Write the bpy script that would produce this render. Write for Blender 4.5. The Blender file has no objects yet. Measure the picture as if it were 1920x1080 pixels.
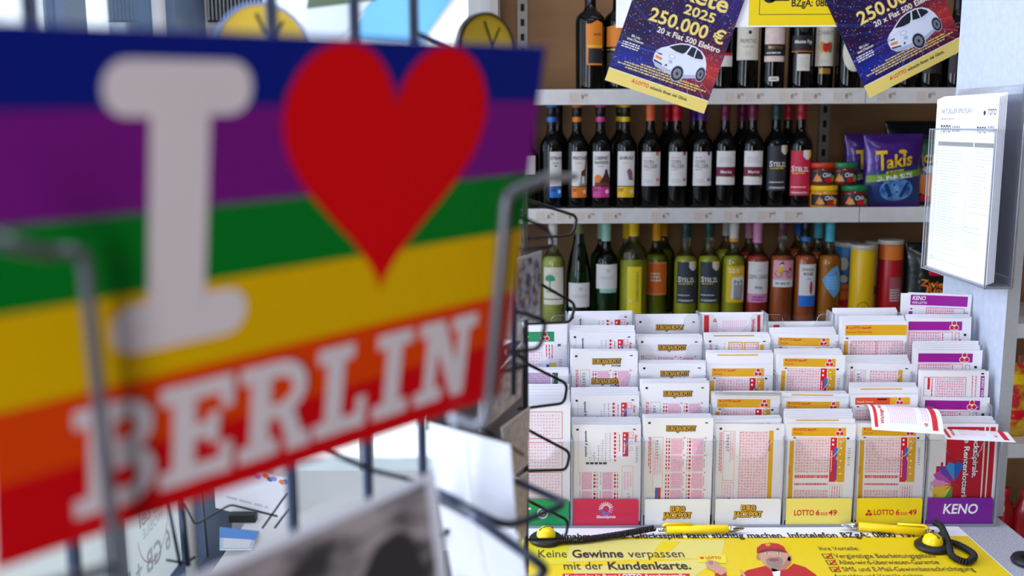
import bpy, bmesh, math, random
from mathutils import Vector, Matrix
random.seed(11)
sc = bpy.context.scene
COL = sc.collection

# ------------------------------------------------------------------ camera
FPX, PITCH, ROLL = 1867.0, math.radians(9.3), math.radians(0.25)
EYE = Vector((0, 0, 1.5))
FWD = Vector((0, math.cos(PITCH), -math.sin(PITCH)))
_r0, _u0 = Vector((1, 0, 0)), Vector((0, math.sin(PITCH), math.cos(PITCH)))
RGT = math.cos(ROLL) * _r0 - math.sin(ROLL) * _u0
UPV = math.sin(ROLL) * _r0 + math.cos(ROLL) * _u0
cd = bpy.data.cameras.new('camera')
cam = bpy.data.objects.new('camera', cd)
COL.objects.link(cam)
cam.matrix_world = Matrix(((RGT.x, UPV.x, -FWD.x, 0), (RGT.y, UPV.y, -FWD.y, 0), (RGT.z, UPV.z, -FWD.z, 1.5), (0, 0, 0, 1)))
cd.sensor_width, cd.lens = 36.0, FPX / 1920 * 36
cd.clip_start, cd.clip_end = 0.02, 200
cd.dof.use_dof = True
cd.dof.focus_distance = 1.4
cd.dof.aperture_fstop = 7.5
cd.dof.aperture_blades = 9
sc.camera = cam

# ------------------------------------------------------------------ world, lights, exposure
w = bpy.data.worlds.new('sky')
sc.world = w
w.use_nodes = True
bg = w.node_tree.nodes['Background']
bg.inputs[0].default_value = (0.72, 0.86, 1.0, 1)
bg.inputs[1].default_value = 1.8


def lamp(name, kind, loc, rot, energy, col=(1, 1, 1), size=1.0, size_y=None):
    d = bpy.data.lights.new(name, kind)
    d.energy, d.color = energy, col
    if kind == 'AREA':
        d.size = size
        if size_y:
            d.shape, d.size_y = 'RECTANGLE', size_y
    if kind == 'SUN':
        d.angle = math.radians(2)
    o = bpy.data.objects.new(name, d)
    COL.objects.link(o)
    o.location, o.rotation_euler = loc, rot
    return o


R = math.radians
lamp('sun', 'SUN', (4, -4, 10), Vector((-.35, .35, -.87)).to_track_quat('-Z', 'Y').to_euler(), 13.0, (1, .97, .94))
lamp('window_daylight', 'AREA', (-1.12, 1.0, 1.75), (0, R(-90), 0), 47, (.82, .82, 1), 1.5, .55)
lamp('window_daylight_wide', 'AREA', (-1.13, .5, 1.75), (0, R(-90), 0), 24, (.82, .83, 1), 1.5, 2.2)
lamp('added_front_fill', 'AREA', (-.5, -2.1, 1.45), (R(90), 0, 0), 64, (.97, .94, .98), .7, 2.1)  # fill from an unseen front opening, added to brighten the postcard
lamp('ceiling_light_near', 'AREA', (0.5, 0.9, 2.7), (0, 0, 0), 15, (.9, .92, 1), 1.2, .2)
lamp('ceiling_light_far', 'AREA', (0.9, 2.2, 2.7), (0, 0, 0), 3, (1, .95, .88), 1.2, .2)
sc.view_settings.view_transform = 'Standard'
sc.view_settings.look = 'None'
sc.view_settings.exposure = -0.6
sc.view_settings.gamma = 1.0
sc.view_settings.use_curve_mapping = False
sc.cycles.use_denoising = True
sc.cycles.max_bounces = 10
sc.cycles.transparent_max_bounces = 24
sc.cycles.transmission_bounces = 8
sc.cycles.caustics_reflective = False
sc.cycles.caustics_refractive = False
sc.cycles.sample_clamp_indirect = 6


# ------------------------------------------------------------------ helpers: rays, materials
def at(px, py, Y):
    d = FWD + RGT * ((px - 960) / FPX) + UPV * ((540 - py) / FPX)
    return EYE + d * (Y / d.y)


def at_z(px, py, z):
    d = FWD + RGT * ((px - 960) / FPX) + UPV * ((540 - py) / FPX)
    return EYE + d * ((z - 1.5) / d.z)


def lin(c):
    return tuple((x / 255 / 12.92 if x / 255 <= .04045 else ((x / 255 + .055) / 1.055) ** 2.4) for x in c) + (1,)


MATS = {}


def M(name, rgb=None, rough=.5, metal=0, spec=.5, trans=0, ior=1.45, coat=0, emit=0):
    if name in MATS:
        return MATS[name]
    m = bpy.data.materials.new(name)
    m.use_nodes = True
    b = m.node_tree.nodes['Principled BSDF']
    b.inputs['Base Color'].default_value = lin(rgb)
    b.inputs['Roughness'].default_value = rough
    b.inputs['Metallic'].default_value = metal
    b.inputs['Specular IOR Level'].default_value = spec
    b.inputs['Transmission Weight'].default_value = trans
    b.inputs['IOR'].default_value = ior
    b.inputs['Coat Weight'].default_value = coat
    b.inputs['Coat Roughness'].default_value = .08
    if emit:
        b.inputs['Emission Color'].default_value = lin(rgb)
        b.inputs['Emission Strength'].default_value = emit
    MATS[name] = m
    return m


def backlit(name, rgb, k=.5):
    """thin paper that lets daylight through"""
    if name in MATS:
        return MATS[name]
    m = bpy.data.materials.new(name)
    m.use_nodes = True
    n, l = m.node_tree.nodes, m.node_tree.links
    n.remove(n['Principled BSDF'])
    a, b, x = n.new('ShaderNodeBsdfDiffuse'), n.new('ShaderNodeBsdfTranslucent'), n.new('ShaderNodeMixShader')
    a.inputs[0].default_value = b.inputs[0].default_value = lin(rgb)
    x.inputs[0].default_value = k
    l.new(a.outputs[0], x.inputs[1])
    l.new(b.outputs[0], x.inputs[2])
    l.new(x.outputs[0], n['Material Output'].inputs[0])
    MATS[name] = m
    return m


def nodes(m):
    return m.node_tree.nodes, m.node_tree.links


def clear(name, tint, gloss=.6, rough=.03, base=.05):
    """clear sheet or glass: tinted see-through plus fresnel gloss"""
    if name in MATS:
        return MATS[name]
    m = bpy.data.materials.new(name)
    m.use_nodes = True
    n, l = nodes(m)
    n.remove(n['Principled BSDF'])
    t = n.new('ShaderNodeBsdfTransparent')
    t.inputs[0].default_value = lin(tint)
    g = n.new('ShaderNodeBsdfGlossy')
    g.inputs['Roughness'].default_value = rough
    f = n.new('ShaderNodeFresnel')
    f.inputs[0].default_value = 1.45
    k = n.new('ShaderNodeMath')
    k.operation = 'MULTIPLY_ADD'
    k.inputs[1].default_value = gloss
    k.inputs[2].default_value = base * .4
    mx = n.new('ShaderNodeMixShader')
    l.new(f.outputs[0], k.inputs[0])
    l.new(k.outputs[0], mx.inputs[0])
    l.new(t.outputs[0], mx.inputs[1])
    l.new(g.outputs[0], mx.inputs[2])
    l.new(mx.outputs[0], n['Material Output'].inputs[0])
    MATS[name] = m
    return m


def mixcol(n, l, fac, a, b, mode='MIX'):
    x = n.new('ShaderNodeMix')
    x.data_type, x.blend_type = 'RGBA', mode
    for sock, v in ((x.inputs[0], fac), (x.inputs[6], a), (x.inputs[7], b)):
        if hasattr(v, 'is_output'):
            l.new(v, sock)
        else:
            sock.default_value = v
    return x.outputs[2]


def math_n(n, l, op, a, b=None, c=None):
    x = n.new('ShaderNodeMath')
    x.operation = op
    for i, v in enumerate((a, b, c)):
        if v is None:
            continue
        if hasattr(v, 'is_output'):
            l.new(v, x.inputs[i])
        else:
            x.inputs[i].default_value = v
    return x.outputs[0]


def noisy(name, rgb, rgb2, scale, detail=4, rough=.6, coord='Object', stretch=(1, 1, 1), lo=.35, hi=.65, bump=0, metal=0, spec=.5):
    if name in MATS:
        return MATS[name]
    m = M(name, rgb, rough, metal, spec)
    n, l = nodes(m)
    tc = n.new('ShaderNodeTexCoord')
    mp = n.new('ShaderNodeMapping')
    mp.inputs['Scale'].default_value = stretch
    l.new(tc.outputs[coord], mp.inputs[0])
    t = n.new('ShaderNodeTexNoise')
    t.inputs['Scale'].default_value = scale
    t.inputs['Detail'].default_value = detail
    l.new(mp.outputs[0], t.inputs['Vector'])
    r = n.new('ShaderNodeValToRGB')
    r.color_ramp.elements[0].position, r.color_ramp.elements[1].position = lo, hi
    r.color_ramp.elements[0].color, r.color_ramp.elements[1].color = lin(rgb), lin(rgb2)
    l.new(t.outputs['Fac'], r.inputs[0])
    b = n['Principled BSDF']
    l.new(r.outputs[0], b.inputs['Base Color'])
    if bump:
        bp = n.new('ShaderNodeBump')
        bp.inputs['Strength'].default_value = bump
        bp.inputs['Distance'].default_value = .002
        l.new(t.outputs['Fac'], bp.inputs['Height'])
        l.new(bp.outputs[0], b.inputs['Normal'])
    return m


def gridded(name, base=None, ink=None, pu=1, pv=1, fill=.34, thr=.46):
    """printed rows of tiny number-like marks, laid out on the paper's own UV in metres"""
    if name in MATS:
        return MATS[name]
    m = M(name, base, .6)
    n, l = nodes(m)
    tc = n.new('ShaderNodeTexCoord')
    sv = n.new('ShaderNodeVectorMath')
    sv.operation = 'MULTIPLY'
    sv.inputs[1].default_value = (1 / pu, 1 / pv, 1)
    l.new(tc.outputs['UV'], sv.inputs[0])
    fr = n.new('ShaderNodeVectorMath')
    fr.operation = 'FRACTION'
    l.new(sv.outputs[0], fr.inputs[0])
    sp = n.new('ShaderNodeSeparateXYZ')
    l.new(fr.outputs[0], sp.inputs[0])
    ax = math_n(n, l, 'LESS_THAN', math_n(n, l, 'ABSOLUTE', math_n(n, l, 'SUBTRACT', sp.outputs[0], .5)), fill)
    ay = math_n(n, l, 'LESS_THAN', math_n(n, l, 'ABSOLUTE', math_n(n, l, 'SUBTRACT', sp.outputs[1], .5)), fill)
    t = n.new('ShaderNodeTexNoise')
    t.inputs['Scale'].default_value = 3.2
    t.inputs['Detail'].default_value = 1
    l.new(sv.outputs[0], t.inputs['Vector'])
    k = math_n(n, l, 'GREATER_THAN', t.outputs['Fac'], thr)
    k = math_n(n, l, 'MULTIPLY', math_n(n, l, 'MULTIPLY', ax, ay), k)
    l.new(mixcol(n, l, k, lin(base), lin(ink)), n['Principled BSDF'].inputs['Base Color'])
    return m


# ------------------------------------------------------------------ helpers: objects
def tag(o, label=None, cat=None, group=None, kind=None):
    for k, v in (('label', label), ('category', cat), ('group', group), ('kind', kind)):
        if v:
            o[k] = v
    return o


def root(name, label, cat, loc=(0, 0, 0), rz=0, group=None):
    o = bpy.data.objects.new(name, None)
    o.empty_display_size = .02
    COL.objects.link(o)
    o.location, o.rotation_euler = loc, (0, 0, rz)
    return tag(o, label, cat, group)


def link(name, bm, mats, parent=None, smooth=False, loc=None, rot=None):
    me = bpy.data.meshes.new(name)
    bm.to_mesh(me)
    bm.free()
    for m in (mats if isinstance(mats, (list, tuple)) else [mats]):
        me.materials.append(m)
    if smooth:
        me.polygons.foreach_set('use_smooth', [True] * len(me.polygons))
    o = bpy.data.objects.new(name, me)
    COL.objects.link(o)
    if parent:
        o.parent = parent
    if loc is not None:
        o.location = loc
    if rot is not None:
        o.rotation_euler = rot
    return o


def box(bm, x0, x1, y0, y1, z0, z1, mi=0, bev=0):
    vs = [bm.verts.new((x, y, z)) for x in (x0, x1) for y in (y0, y1) for z in (z0, z1)]
    fs = []
    for q in ((0, 1, 3, 2), (4, 6, 7, 5), (0, 4, 5, 1), (2, 3, 7, 6), (0, 2, 6, 4), (1, 5, 7, 3)):
        f = bm.faces.new([vs[i] for i in q])
        f.material_index = mi
        fs.append(f)
    if bev:
        es = list({e for f in fs for e in f.edges})
        bmesh.ops.bevel(bm, geom=es, offset=bev, segments=2, affect='EDGES', profile=.5)
    return fs


def bx(*a, **k):
    bm = bmesh.new()
    box(bm, *a, **k)
    return bm


def lathe(prof, seg=32, mi=0, bm=None, mis=None):
    bm = bm or bmesh.new()
    rings = []
    for r, z in prof:
        if r < 1e-6:
            rings.append([bm.verts.new((0, 0, z))])
        else:
            rings.append([bm.verts.new((r * math.cos(2 * math.pi * i / seg), r * math.sin(2 * math.pi * i / seg), z)) for i in range(seg)])
    for k in range(len(rings) - 1):
        a, b = rings[k], rings[k + 1]
        for i in range(seg):
            j = (i + 1) % seg
            if len(a) == 1 and len(b) == 1:
                continue
            q = [a[0], b[j], b[i]] if len(a) == 1 else ([a[i], a[j], b[0]] if len(b) == 1 else [a[i], a[j], b[j], b[i]])
            f = bm.faces.new(q)
            f.material_index = mis[k] if mis else mi
    return bm


def fillet(pts, rad, n=5):
    pts = [Vector(p) for p in pts]
    if rad <= 0 or len(pts) < 3:
        return pts
    out = [pts[0]]
    for a, b, c in zip(pts, pts[1:], pts[2:]):
        u, v = (a - b), (c - b)
        d = min(rad, u.length * .45, v.length * .45)
        p, q = b + u.normalized() * d, b + v.normalized() * d
        for i in range(n + 1):
            t = i / n
            out.append(p * (1 - t) ** 2 + b * (2 * t * (1 - t)) + q * t * t)
    out.append(pts[-1])
    return out


def tube(bm, pts, r, seg=8, rad=0, closed=False, mi=0, radf=None):
    pts = fillet(pts, rad)
    n = len(pts)
    t0 = (pts[1] - pts[0]).normalized()
    nrm = t0.orthogonal().normalized()
    rings, prev = [], t0
    for i, p in enumerate(pts):
        t = (pts[min(i + 1, n - 1)] - pts[max(i - 1, 0)]).normalized()
        ax = prev.cross(t)
        if ax.length > 1e-7:
            nrm = Matrix.Rotation(prev.angle(t), 3, ax.normalized()) @ nrm
        prev = t
        bn = t.cross(nrm)
        rr = radf(i) if radf else r
        rings.append([bm.verts.new(p + nrm * (rr * math.cos(2 * math.pi * k / seg)) + bn * (rr * math.sin(2 * math.pi * k / seg))) for k in range(seg)])
    for a, b in zip(rings, rings[1:]):
        for k in range(seg):
            f = bm.faces.new([a[k], a[(k + 1) % seg], b[(k + 1) % seg], b[k]])
            f.material_index, f.smooth = mi, True
    for rg, rev in ((rings[0], True), (rings[-1], False)):
        f = bm.faces.new(rg[::-1] if rev else rg)
        f.material_index = mi
    return bm


def dup(o, loc=None, label=None):
    c = o.copy()
    COL.objects.link(c)
    for ch in o.children:
        d = ch.copy()
        COL.objects.link(d)
        d.parent = c
        for g in ch.children:
            e = g.copy()
            COL.objects.link(e)
            e.parent = d
    if loc is not None:
        c.location = loc
    if label:
        c['label'] = label
    return c


# ------------------------------------------------------------------ helpers: lettering and printed matter
GLY = {}


def make_glyphs():
    chars = ''.join(chr(i) for i in range(33, 127)) + '\u00e4\u00f6\u00fc\u00c4\u00d6\u00dc\u00df\u20ac\u00e9\u00c9'
    tmp = []
    for wt, off in (('r', 0.0), ('b', .022)):
        for c in chars:
            pair = []
            for s in (c, 'H' + c + 'H'):
                cu = bpy.data.curves.new('g', 'FONT')
                cu.body, cu.size, cu.resolution_u, cu.offset = s, 1.0, 3, off
                cu.fill_mode = 'FRONT' if hasattr(cu, 'fill_mode') else cu.fill_mode
                o = bpy.data.objects.new('g', cu)
                COL.objects.link(o)
                pair.append(o)
            tmp.append((wt, c, pair[0], pair[1]))
    hh = {}
    for wt, off in (('r', 0.0), ('b', .022)):
        cu = bpy.data.curves.new('g', 'FONT')
        cu.body, cu.size, cu.resolution_u, cu.offset = 'HH', 1.0, 3, off
        o = bpy.data.objects.new('g', cu)
        COL.objects.link(o)
        hh[wt] = o
    dg = bpy.context.evaluated_depsgraph_get()

    def geo(o):
        ev = o.evaluated_get(dg)
        me = ev.to_mesh()
        v = [(p.co.x, p.co.y) for p in me.vertices]
        f = [tuple(p.vertices) for p in me.polygons]
        ev.to_mesh_clear()
        return v, f
    wid = {}
    for wt, o in hh.items():
        v, _ = geo(o)
        wid[wt] = max(x for x, _ in v) - min(x for x, _ in v)
    for wt, c, a, b in tmp:
        v, f = geo(a)
        v2, _ = geo(b)
        GLY[wt, c] = (v, f, max(x for x, _ in v2) - min(x for x, _ in v2) - wid[wt])
    for wt, c, a, b in tmp:
        for o in (a, b):
            d = o.data
            bpy.data.objects.remove(o)
            bpy.data.curves.remove(d)
    for o in hh.values():
        d = o.data
        bpy.data.objects.remove(o)
        bpy.data.curves.remove(d)


make_glyphs()
CAPH = max(y for _, y in GLY['r', 'H'][0])


class Print:
    """flat printed matter in metres: polygons with a material and a layer, mapped on to any surface"""

    def __init__(s):
        s.items = []
        s.mats = []
        s.t = (1, 0, 0, 0)

    def mat(s, m):
        if m not in s.mats:
            s.mats.append(m)
        return s.mats.index(m)

    def xf(s, rot=0, tx=0, ty=0, k=1):
        s.t = (k * math.cos(R(rot)), k * math.sin(R(rot)), tx, ty)
        return s

    def P(s, u, v):
        a, b, x, y = s.t
        return (a * u - b * v + x, b * u + a * v + y)

    def poly(s, pts, m, lay=1):
        s.items.append(([s.P(*p) for p in pts], [tuple(range(len(pts)))], s.mat(m), lay))
        return s

    def rect(s, u0, v0, u1, v1, m, lay=1):
        return s.poly([(u0, v0), (u1, v0), (u1, v1), (u0, v1)], m, lay)

    def rrect(s, u0, v0, u1, v1, r, m, lay=1, n=5):
        pts = []
        for cx, cy, a in ((u1 - r, v0 + r, -90), (u1 - r, v1 - r, 0), (u0 + r, v1 - r, 90), (u0 + r, v0 + r, 180)):
            for i in range(n + 1):
                t = R(a + 90 * i / n)
                pts.append((cx + r * math.cos(t), cy + r * math.sin(t)))
        return s.poly(pts, m, lay)

    def frame(s, u0, v0, u1, v1, t, m, lay=1):
        s.rect(u0, v0, u1, v0 + t, m, lay)
        s.rect(u0, v1 - t, u1, v1, m, lay)
        s.rect(u0, v0 + t, u0 + t, v1 - t, m, lay)
        return s.rect(u1 - t, v0 + t, u1, v1 - t, m, lay)

    def disc(s, u, v, ru, m, lay=1, rv=None, n=18, a0=0, a1=360):
        rv = rv or ru
        k = n if a1 - a0 >= 360 else n + 1
        return s.poly([(u + ru * math.cos(R(a0 + (a1 - a0) * i / n)), v + rv * math.sin(R(a0 + (a1 - a0) * i / n))) for i in range(k)], m, lay)

    def ring(s, u, v, r1, r0, m, lay=1, n=20, a0=0, a1=360):
        for i in range(n):
            a, b = R(a0 + (a1 - a0) * i / n), R(a0 + (a1 - a0) * (i + 1) / n)
            s.poly([(u + r0 * math.cos(a), v + r0 * math.sin(a)), (u + r1 * math.cos(a), v + r1 * math.sin(a)),
                    (u + r1 * math.cos(b), v + r1 * math.sin(b)), (u + r0 * math.cos(b), v + r0 * math.sin(b))], m, lay)
        return s

    def line(s, a, b, t, m, lay=1):
        dx, dy = b[0] - a[0], b[1] - a[1]
        L = math.hypot(dx, dy) or 1
        nx, ny = -dy / L * t / 2, dx / L * t / 2
        return s.poly([(a[0] + nx, a[1] + ny), (a[0] - nx, a[1] - ny), (b[0] - nx, b[1] - ny), (b[0] + nx, b[1] + ny)], m, lay)

    def text(s, txt, u, v, cap, m, lay=2, wt='b', al='l', width=None, rot=0, sx=1.0, shear=0, track=0, mirror=False):
        k = cap / CAPH
        W = sum((GLY[wt, c][2] if c != ' ' else .3) + track for c in txt)
        if width:
            sx = width / (W * k)
        off = {'l': 0, 'c': -W / 2, 'r': -W}[al]
        ca, sa = math.cos(R(rot)), math.sin(R(rot))
        mi = s.mat(m)
        for c in txt:
            if c == ' ':
                off += .3 + track
                continue
            gv, gf, adv = GLY[wt, c]
            pts = []
            for x, y in gv:
                a, b = (x + off + shear * y) * k * sx, y * k
                if mirror:
                    a = -a
                pts.append(s.P(u + a * ca - b * sa, v + a * sa + b * ca))
            s.items.append((pts, gf, mi, lay))
            off += adv + track
        return s

    def dashes(s, u0, v0, u1, v1, rows, m, lay=1, fill=.55, unit=.0022, vert=False, rag=.25, rnd=None):
        """rows of print too small to read"""
        g = rnd or random
        L, H = ((v1 - v0), (u1 - u0)) if vert else ((u1 - u0), (v1 - v0))
        st = H / rows
        for r in range(rows):
            x, end = 0, L * (1 - rag * g.random())
            while x < end:
                ln = min(unit * (.5 + 1.6 * g.random()), end - x)
                a, b = st * (r + .5 - fill / 2), st * (r + .5 + fill / 2)
                if vert:
                    s.rect(u0 + a, v1 - x - ln, u0 + b, v1 - x, m, lay)
                else:
                    s.rect(u0 + x, v1 - b, u0 + x + ln, v1 - a, m, lay)
                x += ln + unit * .35
        return s

    def build(s, name, f, parent=None, sub=0, subv=0, smooth=True, dl=.00013):
        bm = bmesh.new()
        lay = bm.faces.layers.int.new('lay')
        uvl = bm.loops.layers.uv.new('UVMap')
        for pts, fs, mi, la in s.items:
            vs = [bm.verts.new((x, y, la)) for x, y in pts]
            for q in fs:
                try:
                    fc = bm.faces.new([vs[i] for i in q])
                except ValueError:
                    continue
                fc.material_index = mi
                fc.smooth = smooth
        if sub or subv:
            for ax, st in ((0, sub), (1, subv)):
                if not st:
                    continue
                lo, hi = min(v.co[ax] for v in bm.verts), max(v.co[ax] for v in bm.verts)
                k = math.floor(lo / st) + 1
                while k * st < hi - 1e-6:
                    co, no = [0, 0, 0], [0, 0, 0]
                    co[ax], no[ax] = k * st, 1
                    bmesh.ops.bisect_plane(bm, geom=bm.verts[:] + bm.edges[:] + bm.faces[:], dist=1e-7, plane_co=co, plane_no=no)
                    k += 1
        bmesh.ops.recalc_face_normals
        for fc in bm.faces:
            if fc.normal.z < 0:
                fc.normal_flip()
            for lp in fc.loops:
                lp[uvl].uv = (lp.vert.co.x, lp.vert.co.y)
        for v in bm.verts:
            v.co = f(v.co.x, v.co.y, v.co.z * dl)
        return link(name, bm, s.mats, parent)


def flat_xz(u, v, h):
    return Vector((u, -h, v))


def flat_xy(u, v, h):
    return Vector((u, v, h))


def wrap(Rr, yaw=0):
    def f(u, v, h):
        a = u / Rr + yaw
        return Vector(((Rr + .0003 + h) * math.sin(a), -(Rr + .0003 + h) * math.cos(a), v))
    return f


WHITE = M('paper_white', (240, 240, 244), .6)
INK = M('ink_black', (22, 20, 26), .5)
RED = M('print_red', (214, 28, 40), .5)
PINKRED = M('print_pink_red', (226, 70, 96), .6)
PINK = M('print_pink', (240, 190, 214), .6)
GOLD = M('print_gold', (226, 170, 24), .5)
YEL = M('print_yellow', (250, 214, 10), .45)
ORANGE = M('print_orange', (240, 130, 40), .5)
BLUE = M('print_blue', (30, 110, 200), .5)
PURPLE = M('print_purple', (160, 24, 150), .45)
GREEN = M('print_green', (20, 140, 90), .5)
GREY = M('print_grey', (150, 150, 156), .6)
LGREY = M('print_light_grey', (205, 205, 210), .6)

# ------------------------------------------------------------------ the setting
plaster = noisy('plaster_white', (226, 228, 232), (236, 238, 242), 9, rough=.7, bump=.05)
tiles = noisy('floor_vinyl', (84, 80, 78), (104, 100, 98), 14, rough=.45)


def struct(name, bm, m, parent=None):
    o = link(name, bm, m, parent)
    if not parent:
        o['kind'] = 'structure'
    return o


WX = -1.0
struct('floor', bx(-1.2, 2.7, -2.3, 3.5, -.1, 0), tiles)
struct('ceiling', bx(-1.2, 2.7, -2.3, 3.5, 2.75, 2.85), plaster)
bm = bmesh.new()
box(bm, -.10, 2.7, 3.36, 3.46, 0, 2.75)
box(bm, -1.2, -.90, 3.36, 3.46, 0, 2.75)
box(bm, -.90, -.10, 3.36, 3.46, 0, .12)
box(bm, -.90, -.10, 3.36, 3.46, 2.6, 2.75)
struct('wall_back', bm, plaster)
wood = noisy('wall_panelling', (96, 78, 62), (112, 92, 74), 4, rough=.6, stretch=(1, 1, 5))
struct('wall_right', bx(2.6, 2.7, -2.3, 3.36, 0, 2.75), wood)
bm = bmesh.new()
box(bm, -1.2, 2.6, -2.3, -2.2, 0, .25)
box(bm, -1.2, 2.6, -2.3, -2.2, 2.55, 2.75)
box(bm, -1.2, -.92, -2.3, -2.2, .25, 2.55)
box(bm, -.08, 2.6, -2.3, -2.2, .25, 2.55)
struct('wall_front', bm, wood)
bm = bmesh.new()
box(bm, -1.2, WX, -2.2, 3.36, 0, .12)
box(bm, -1.2, WX, -2.2, 3.36, 2.6, 2.75)
box(bm, -1.2, WX, -2.2, -.5, .12, 2.6)
box(bm, -1.2, WX, 3.06, 3.36, .12, 2.6)
struct('wall_left', bm, noisy('frame_blue_grey', (118, 138, 168), (130, 150, 178), 6, rough=.5))
frame_m = M('frame_paint', (120, 140, 170), .4)
pane_m = clear('window_glass', (244, 249, 252), .5)
for i, (y0, y1) in enumerate(((-.5, .55), (.6, 1.62), (1.67, 2.42), (2.47, 3.06))):
    fr = root('window_%d' % (i + 1), None, None, (WX - .06, 0, 0))
    fr['kind'] = 'structure'
    bm = bmesh.new()
    box(bm, -.025, .025, y0, y0 + .035, .12, 2.6)
    box(bm, -.025, .025, y1 - .035, y1, .12, 2.6)
    box(bm, -.025, .025, y0 + .035, y1 - .035, .12, .16)
    box(bm, -.025, .025, y0 + .035, y1 - .035, 2.56, 2.6)
    link('window_frame', bm, frame_m, fr)
    link('window_pane', bx(-.003, .003, y0 + .035, y1 - .035, .16, 2.56), pane_m, fr)
bm = bmesh.new()
for y in (.575, 1.645, 2.445):
    box(bm, WX - .085, WX - .035, y - .025, y + .025, .12, 2.6)
struct('trim_1', bm, frame_m)
fr = root('window_5', None, None, (0, -2.25, 0))  # unseen front glazing, added and kept narrow to shape the bottle glints
fr['kind'] = 'structure'
bm = bmesh.new()
for x in (-.92, -.52, -.11):
    box(bm, x, x + .03, -.02, .02, .25, 2.55)
link('window_frame', bm, frame_m, fr)
link('window_pane', bx(-.90, -.1, -.003, .003, .25, 2.55), pane_m, fr)
fr = root('window_6', None, None, (-.5, 3.40, 0))
fr['kind'] = 'structure'
bm = bmesh.new()
for x in (-.40, -.04, .36):
    box(bm, x, x + .04, -.03, .03, .12, 2.6)
box(bm, -.36, .36, -.03, .03, 1.62, 1.66)
link('window_frame', bm, M('frame_white', (232, 232, 234), .5), fr)
link('window_pane', bx(-.36, .36, -.003, .003, .12, 2.6), pane_m, fr)
struct('pavement', bx(-14, 14, -10, 14, -.2, -.1), noisy('pavement_stone', (206, 206, 206), (222, 220, 218), 5))
struct('street_facade', bx(-14.3, -14, -10, 14, -.1, 7), noisy('facade_render', (214, 216, 220), (232, 232, 234), 2))

struct('street_facade', bx(-14, 14, 14, 14.3, -.1, 7), noisy('facade_render', (214, 216, 220), (232, 232, 234), 2))

# ------------------------------------------------------------------ shelving run along the back wall
LIP_Y, FACE_Y, BACK_Y = 2.86, 2.95, 3.28
SHZ = [1.592, 1.256, .913, .547]
steel = noisy('shelf_enamel', (222, 220, 217), (230, 228, 225), 30, rough=.4)
board = noisy('shelf_back_board', (150, 112, 76), (164, 124, 84), 3, rough=.7, stretch=(1, 1, 6), lo=.3, hi=.7)
slot_m = M('slot_dark', (26, 24, 24), .8)
X0, XJ, X1 = .012, 1.0, 1.99
unit = root('shelving_unit', 'white steel wall shelving with tan back boards behind the counter', 'shelving', (0, 0, 0))
for a, b in ((-.035, X0 + .03), (X0 + .03, XJ + .012), (XJ + .012, X1)):
    link('back_board', bx(a, b - .002, BACK_Y, BACK_Y + .02, .12, 2.5), board, unit)
for x in (X0 + .025, XJ + .012, X1 - .01):
    bm = bmesh.new()
    box(bm, x - .016, x + .016, BACK_Y - .022, BACK_Y, .12, 2.5, 0)
    z = .2
    while z < 2.45:
        box(bm, x - .006, x + .006, BACK_Y - .0226, BACK_Y - .021, z, z + .022, 1)
        z += .046
    link('upright', bm, [noisy('upright_grey', (150, 146, 140), (160, 156, 150), 8, rough=.5, metal=.3), slot_m], unit)
shelves = []
for z in SHZ:
    for a, b in ((X0, XJ - .001), (XJ + .001, X1)):
        bm = bmesh.new()
        box(bm, a, b, LIP_Y + .004, BACK_Y - .024, z - .03, z)
        s = link('shelf', bm, steel, unit)
        bm = bmesh.new()
        box(bm, a, b, LIP_Y - .004, LIP_Y + .004, z - .037, z + .0065, bev=.0015)
        link('price_rail', bm, steel, s)
link('base_plinth', bx(X0, X1, LIP_Y + .02, BACK_Y - .024, 0, .12), M('plinth_grey', (120, 118, 116), .6), unit)
link('end_panel', bx(-.06, -.037, LIP_Y + .12, BACK_Y + .02, 0, 2.5), M('end_panel_white', (196, 186, 176), .6), unit)

# price tags slotted into the rails
paper_tag = M('tag_paper', (226, 216, 206), .6)
hand = M('pen_ink', (40, 36, 44), .6)
tag_lines = M('tag_print', (214, 196, 184), .6)


def price_tag(px, py, row, euro, cent, where):
    p = Print()
    p.rect(-.027, -.016, .027, .016, paper_tag, 0)
    p.dashes(-.025, -.013, .004, .010, 4, tag_lines, 1, unit=.006)
    p.text(euro, .006, -.006, .013, hand, 2, 'r')
    p.text(cent, .0155, .002, .007, hand, 2, 'r')
    c = at(px, py, LIP_Y - .0045)
    o = p.build('price_tag', flat_xz)
    o.location = (c.x, LIP_Y - .0047, SHZ[row] - .016)
    tag(o, 'price tag handwritten %s %s on rail %s' % (euro, cent, where), 'price tag', 'price tags on the shelf rails')


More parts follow.
